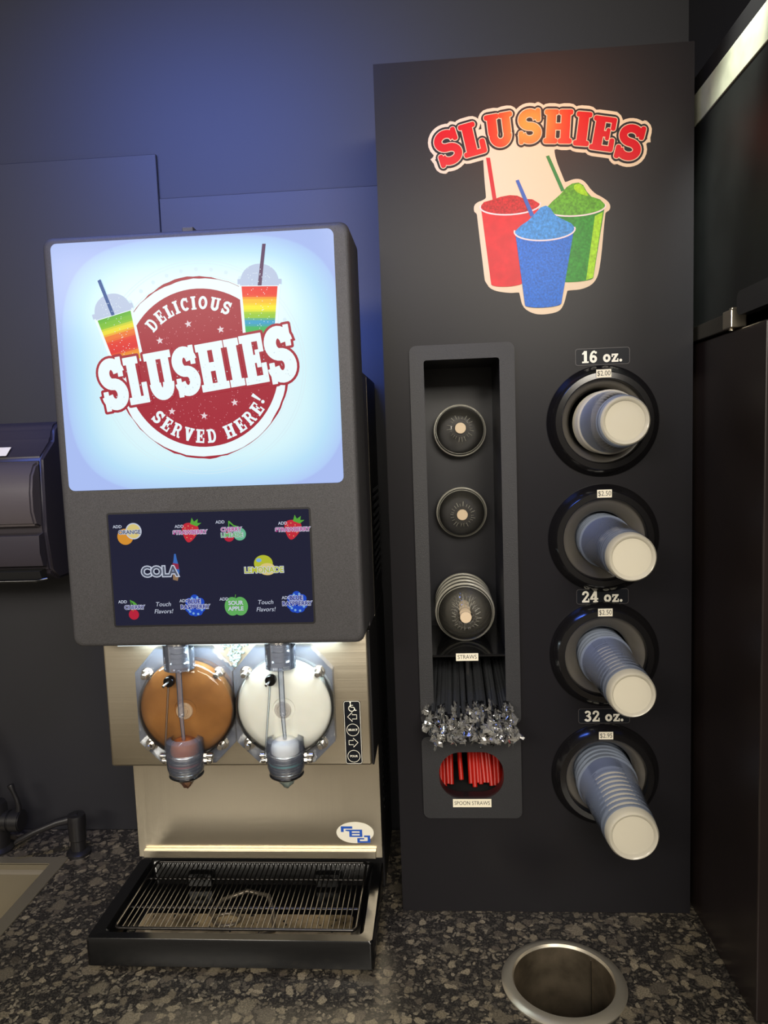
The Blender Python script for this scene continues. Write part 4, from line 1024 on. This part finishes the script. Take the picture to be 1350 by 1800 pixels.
    new_obj('vent_tube', bm, MT['clear'], sm, 50)
    # nozzle
    nx = cx + .004
    bm = lathe(bmesh.new(), [(.020, .052), (.0285, .048), (.0300, .030), (.0290, .006), (.0245, -.010), (.0200, -.0135), (.0150, -.0145), (.0125, -.0140), (.0130, -.0115)], (nx, -.104, .304), (0, 0, 1), 48)
    nz = new_obj('nozzle', bm, MT['shell'], sm, 40)
    bm = lathe(bmesh.new(), [(0, -.010), (.0195, -.010), (.0220, 0), (.0230, .024), (.0220, .027), (0, .028)], (nx, -.104, .304), (0, 0, 1), 36)
    new_obj('nozzle_core', bm, MT['chrome'], nz, 40)
    bm = lathe(bmesh.new(), [(.0222, .0272), (.0225, .034), (.0205, .042), (.0150, .048), (.0070, .0515), (0, .0522)], (nx, -.104, .304), (0, 0, 1), 36)
    new_obj('outlet_slush', bm, mat('outlet_' + name, (222, 220, 212) if name == 'lemonade' else (132, 70, 30), .5, spec=.2), nz, 40)
    for i, z in enumerate((.330, .323, .316, .309, .302, .296)):
        bm = lathe(bmesh.new(), [(.0256 + .0014*math.cos(a*PI/4), .0014*math.sin(a*PI/4)) for a in range(8)], (nx, -.104, z), (0, 0, 1), 40, close=True)
        new_obj('o_ring', bm, MT['gloss'] if i % 2 else (mat('ring_tint', tint, .35) if i == 2 else MT['chrome']), nz, 60)
    rb = random.Random(int(abs(cx)*1000))
    bm = bmesh.new(); lathe(bm, [(0, -.031), (.004, -.0300), (.0085, -.0255), (.0120, -.019), (.0135, -.013), (0, -.010)], (nx, -.104, .304), (0, 0, 1), 14)
    for v in bm.verts: v.co += Vector((rb.uniform(-.0022, .0022), rb.uniform(-.002, .002), rb.uniform(-.001, .001)))
    new_obj('frozen_drip', bm, side, nz, 50)
    for sgn in (-1, 1):
        for zz, ln in ((.3225, .0135), (.3145, .0110)):
            bm = bmesh.new(); x0 = nx + sgn*.0280
            lathe(bm, [(0, 0), (.0052, 0), (.0052, .0045), (0, .0045)], (x0, -.098, zz), (sgn, 0, 0), 6)
            lathe(bm, [(0, .0045), (.0032, .0045), (.0032, .0070), (.0046, .0070), (.0046, ln), (.0030, ln+.0015), (0, ln+.0018)], (x0, -.098, zz), (sgn, 0, 0), 14)
            new_obj('thumb_screw', bm, MT['chrome'], nz, 35)
chamber(-.3295, MT['cola'], .006, (120, 40, 36), clear('brown_drip', (.85, .7, .6), haze=.4, haze_col=(170, 120, 100), rough=.2), 'cola')
chamber(-.1705, MT['lemon'], .003, (60, 130, 126), MT['ice'], 'lemonade')
# frost between the chamber tops
bm = bmesh.new(); rb = random.Random(5)
for i in range(160):
    t = rb.random(); z = .455 + .05*t; w = .002 + .030*max(0, t-.05)
    p = Vector((-.250 + rb.uniform(-w, w), -.0640, z))
    s = bmesh.ops.create_icosphere(bm, subdivisions=1, radius=rb.uniform(.0012, .0028), matrix=Matrix.Translation(p))
new_obj('frost', bm, mat('frost_white', (150, 172, 170), .7, spec=.2), sm, 60)

# drip tray
tr = new_obj('drip_tray', bmesh.new(), MT['tray'], sm)
bm = bmesh.new()
out0 = rrect(-.4850, -.1550, -.0365, .0615, .006, 4); out1 = rrect(-.4830, -.1530, -.0385, .0615, .006, 4); rim = rrect(-.4620, -.1400, -.0530, .0560, .010, 4); lip = rrect(-.4590, -.1370, -.0560, .0530, .008, 4); flo = rrect(-.4500, -.128, -.0650, .0440, .008, 4)
L_ = [(out0, .0095), (out0, .0505), (out1, .0540), (rim, .0550), (lip, .0505), (flo, .0180)]
rings = [[bm.verts.new((a, b, z)) for a, b in p] for p, z in L_]
for A, B in zip(rings[:-1], rings[1:]):
    for i in range(len(A)): bm.faces.new((A[i], A[(i+1) % len(A)], B[(i+1) % len(A)], B[i]))
bm.faces.new(rings[-1]); bm.faces.new(rings[0][::-1]); bmesh.ops.recalc_face_normals(bm, faces=bm.faces)
for p in ((-.46, .04), (-.06, .04), (-.46, -.12), (-.06, -.12)): cyl(bm, (p[0], p[1], .0), (p[0], p[1], .0105), .012, n=16)
bm.to_mesh(tr.data); bm.free()
for p in tr.data.polygons: p.use_smooth = True
tr.data.set_sharp_from_angle(angle=R(30))
bm = flat_bm(bmesh.new(), [rrect(-.435, -.122, -.080, -.040, .008, 4)], -.0186, th=.0006, place=top)
new_obj('tray_pool', bm, mat('pool_film', (150, 132, 100), .12, spec=.7, var=(30, .7)), tr)
bm = bmesh.new()
tube(bm, [(-.320, -.050, .022), (-.310, -.020, .030), (-.270, .0, .034), (-.230, -.010, .032), (-.215, -.045, .024), (-.205, -.085, .021), (-.235, -.100, .021)], .0035, 10)
tube(bm, [(-.290+.022*math.cos(a*PI/12), -.060+.016*math.sin(a*PI/12), .022) for a in range(24)], .0028, 8, closed=True)
new_obj('drain_handle', bm, mat('handle_grey', (120, 112, 100), .3, metal=.7), tr, 60)
for x in (-.365, -.135):
    bm = box(bmesh.new(), x-.022, .030, .020, x+.022, .046, .046, .003); box(bm, x-.010, .024, .034, x+.010, .032, .040, .001)
    new_obj('tray_hook', bm, MT['gloss'], tr)
# wire grate
bm = bmesh.new(); gz = .0570
fr = rrect(-.4470, -.1330, -.0650, .0495, .008, 5)
tube(bm, [(a, b, gz) for a, b in fr], .0024, 8, closed=True)
for i in range(43):
    x = -.4470 + .0086*(i+1) + .0014
    tube(bm, [(x, -.132, gz-.0018), (x, .0485, gz-.0018)], .0013, 6)
for y in (-.075, .005): tube(bm, [(-.446, y, gz-.0040), (-.066, y, gz-.0040)], .0018, 6)
new_obj('grate', bm, MT['wire'], tr, 60)
bm = bmesh.new(); rb = random.Random(11)
for i in range(70):
    t = bmesh.new(); bmesh.ops.create_uvsphere(t, u_segments=8, v_segments=6, radius=rb.uniform(.0012, .0028)); bmesh.ops.scale(t, vec=(1, 1, .5), verts=t.verts)
    bmesh.ops.translate(t, vec=(rb.uniform(-.43, -.25) if i < 45 else rb.uniform(-.25, -.09), rb.uniform(-.120, -.03), .0192), verts=t.verts); merge(bm, t)
d = new_obj('water_drops', bm, MT['gloss'], tr, 60); d['kind'] = 'stuff'

for o in LOCALS:
    if '_local' in o: del o['_local']
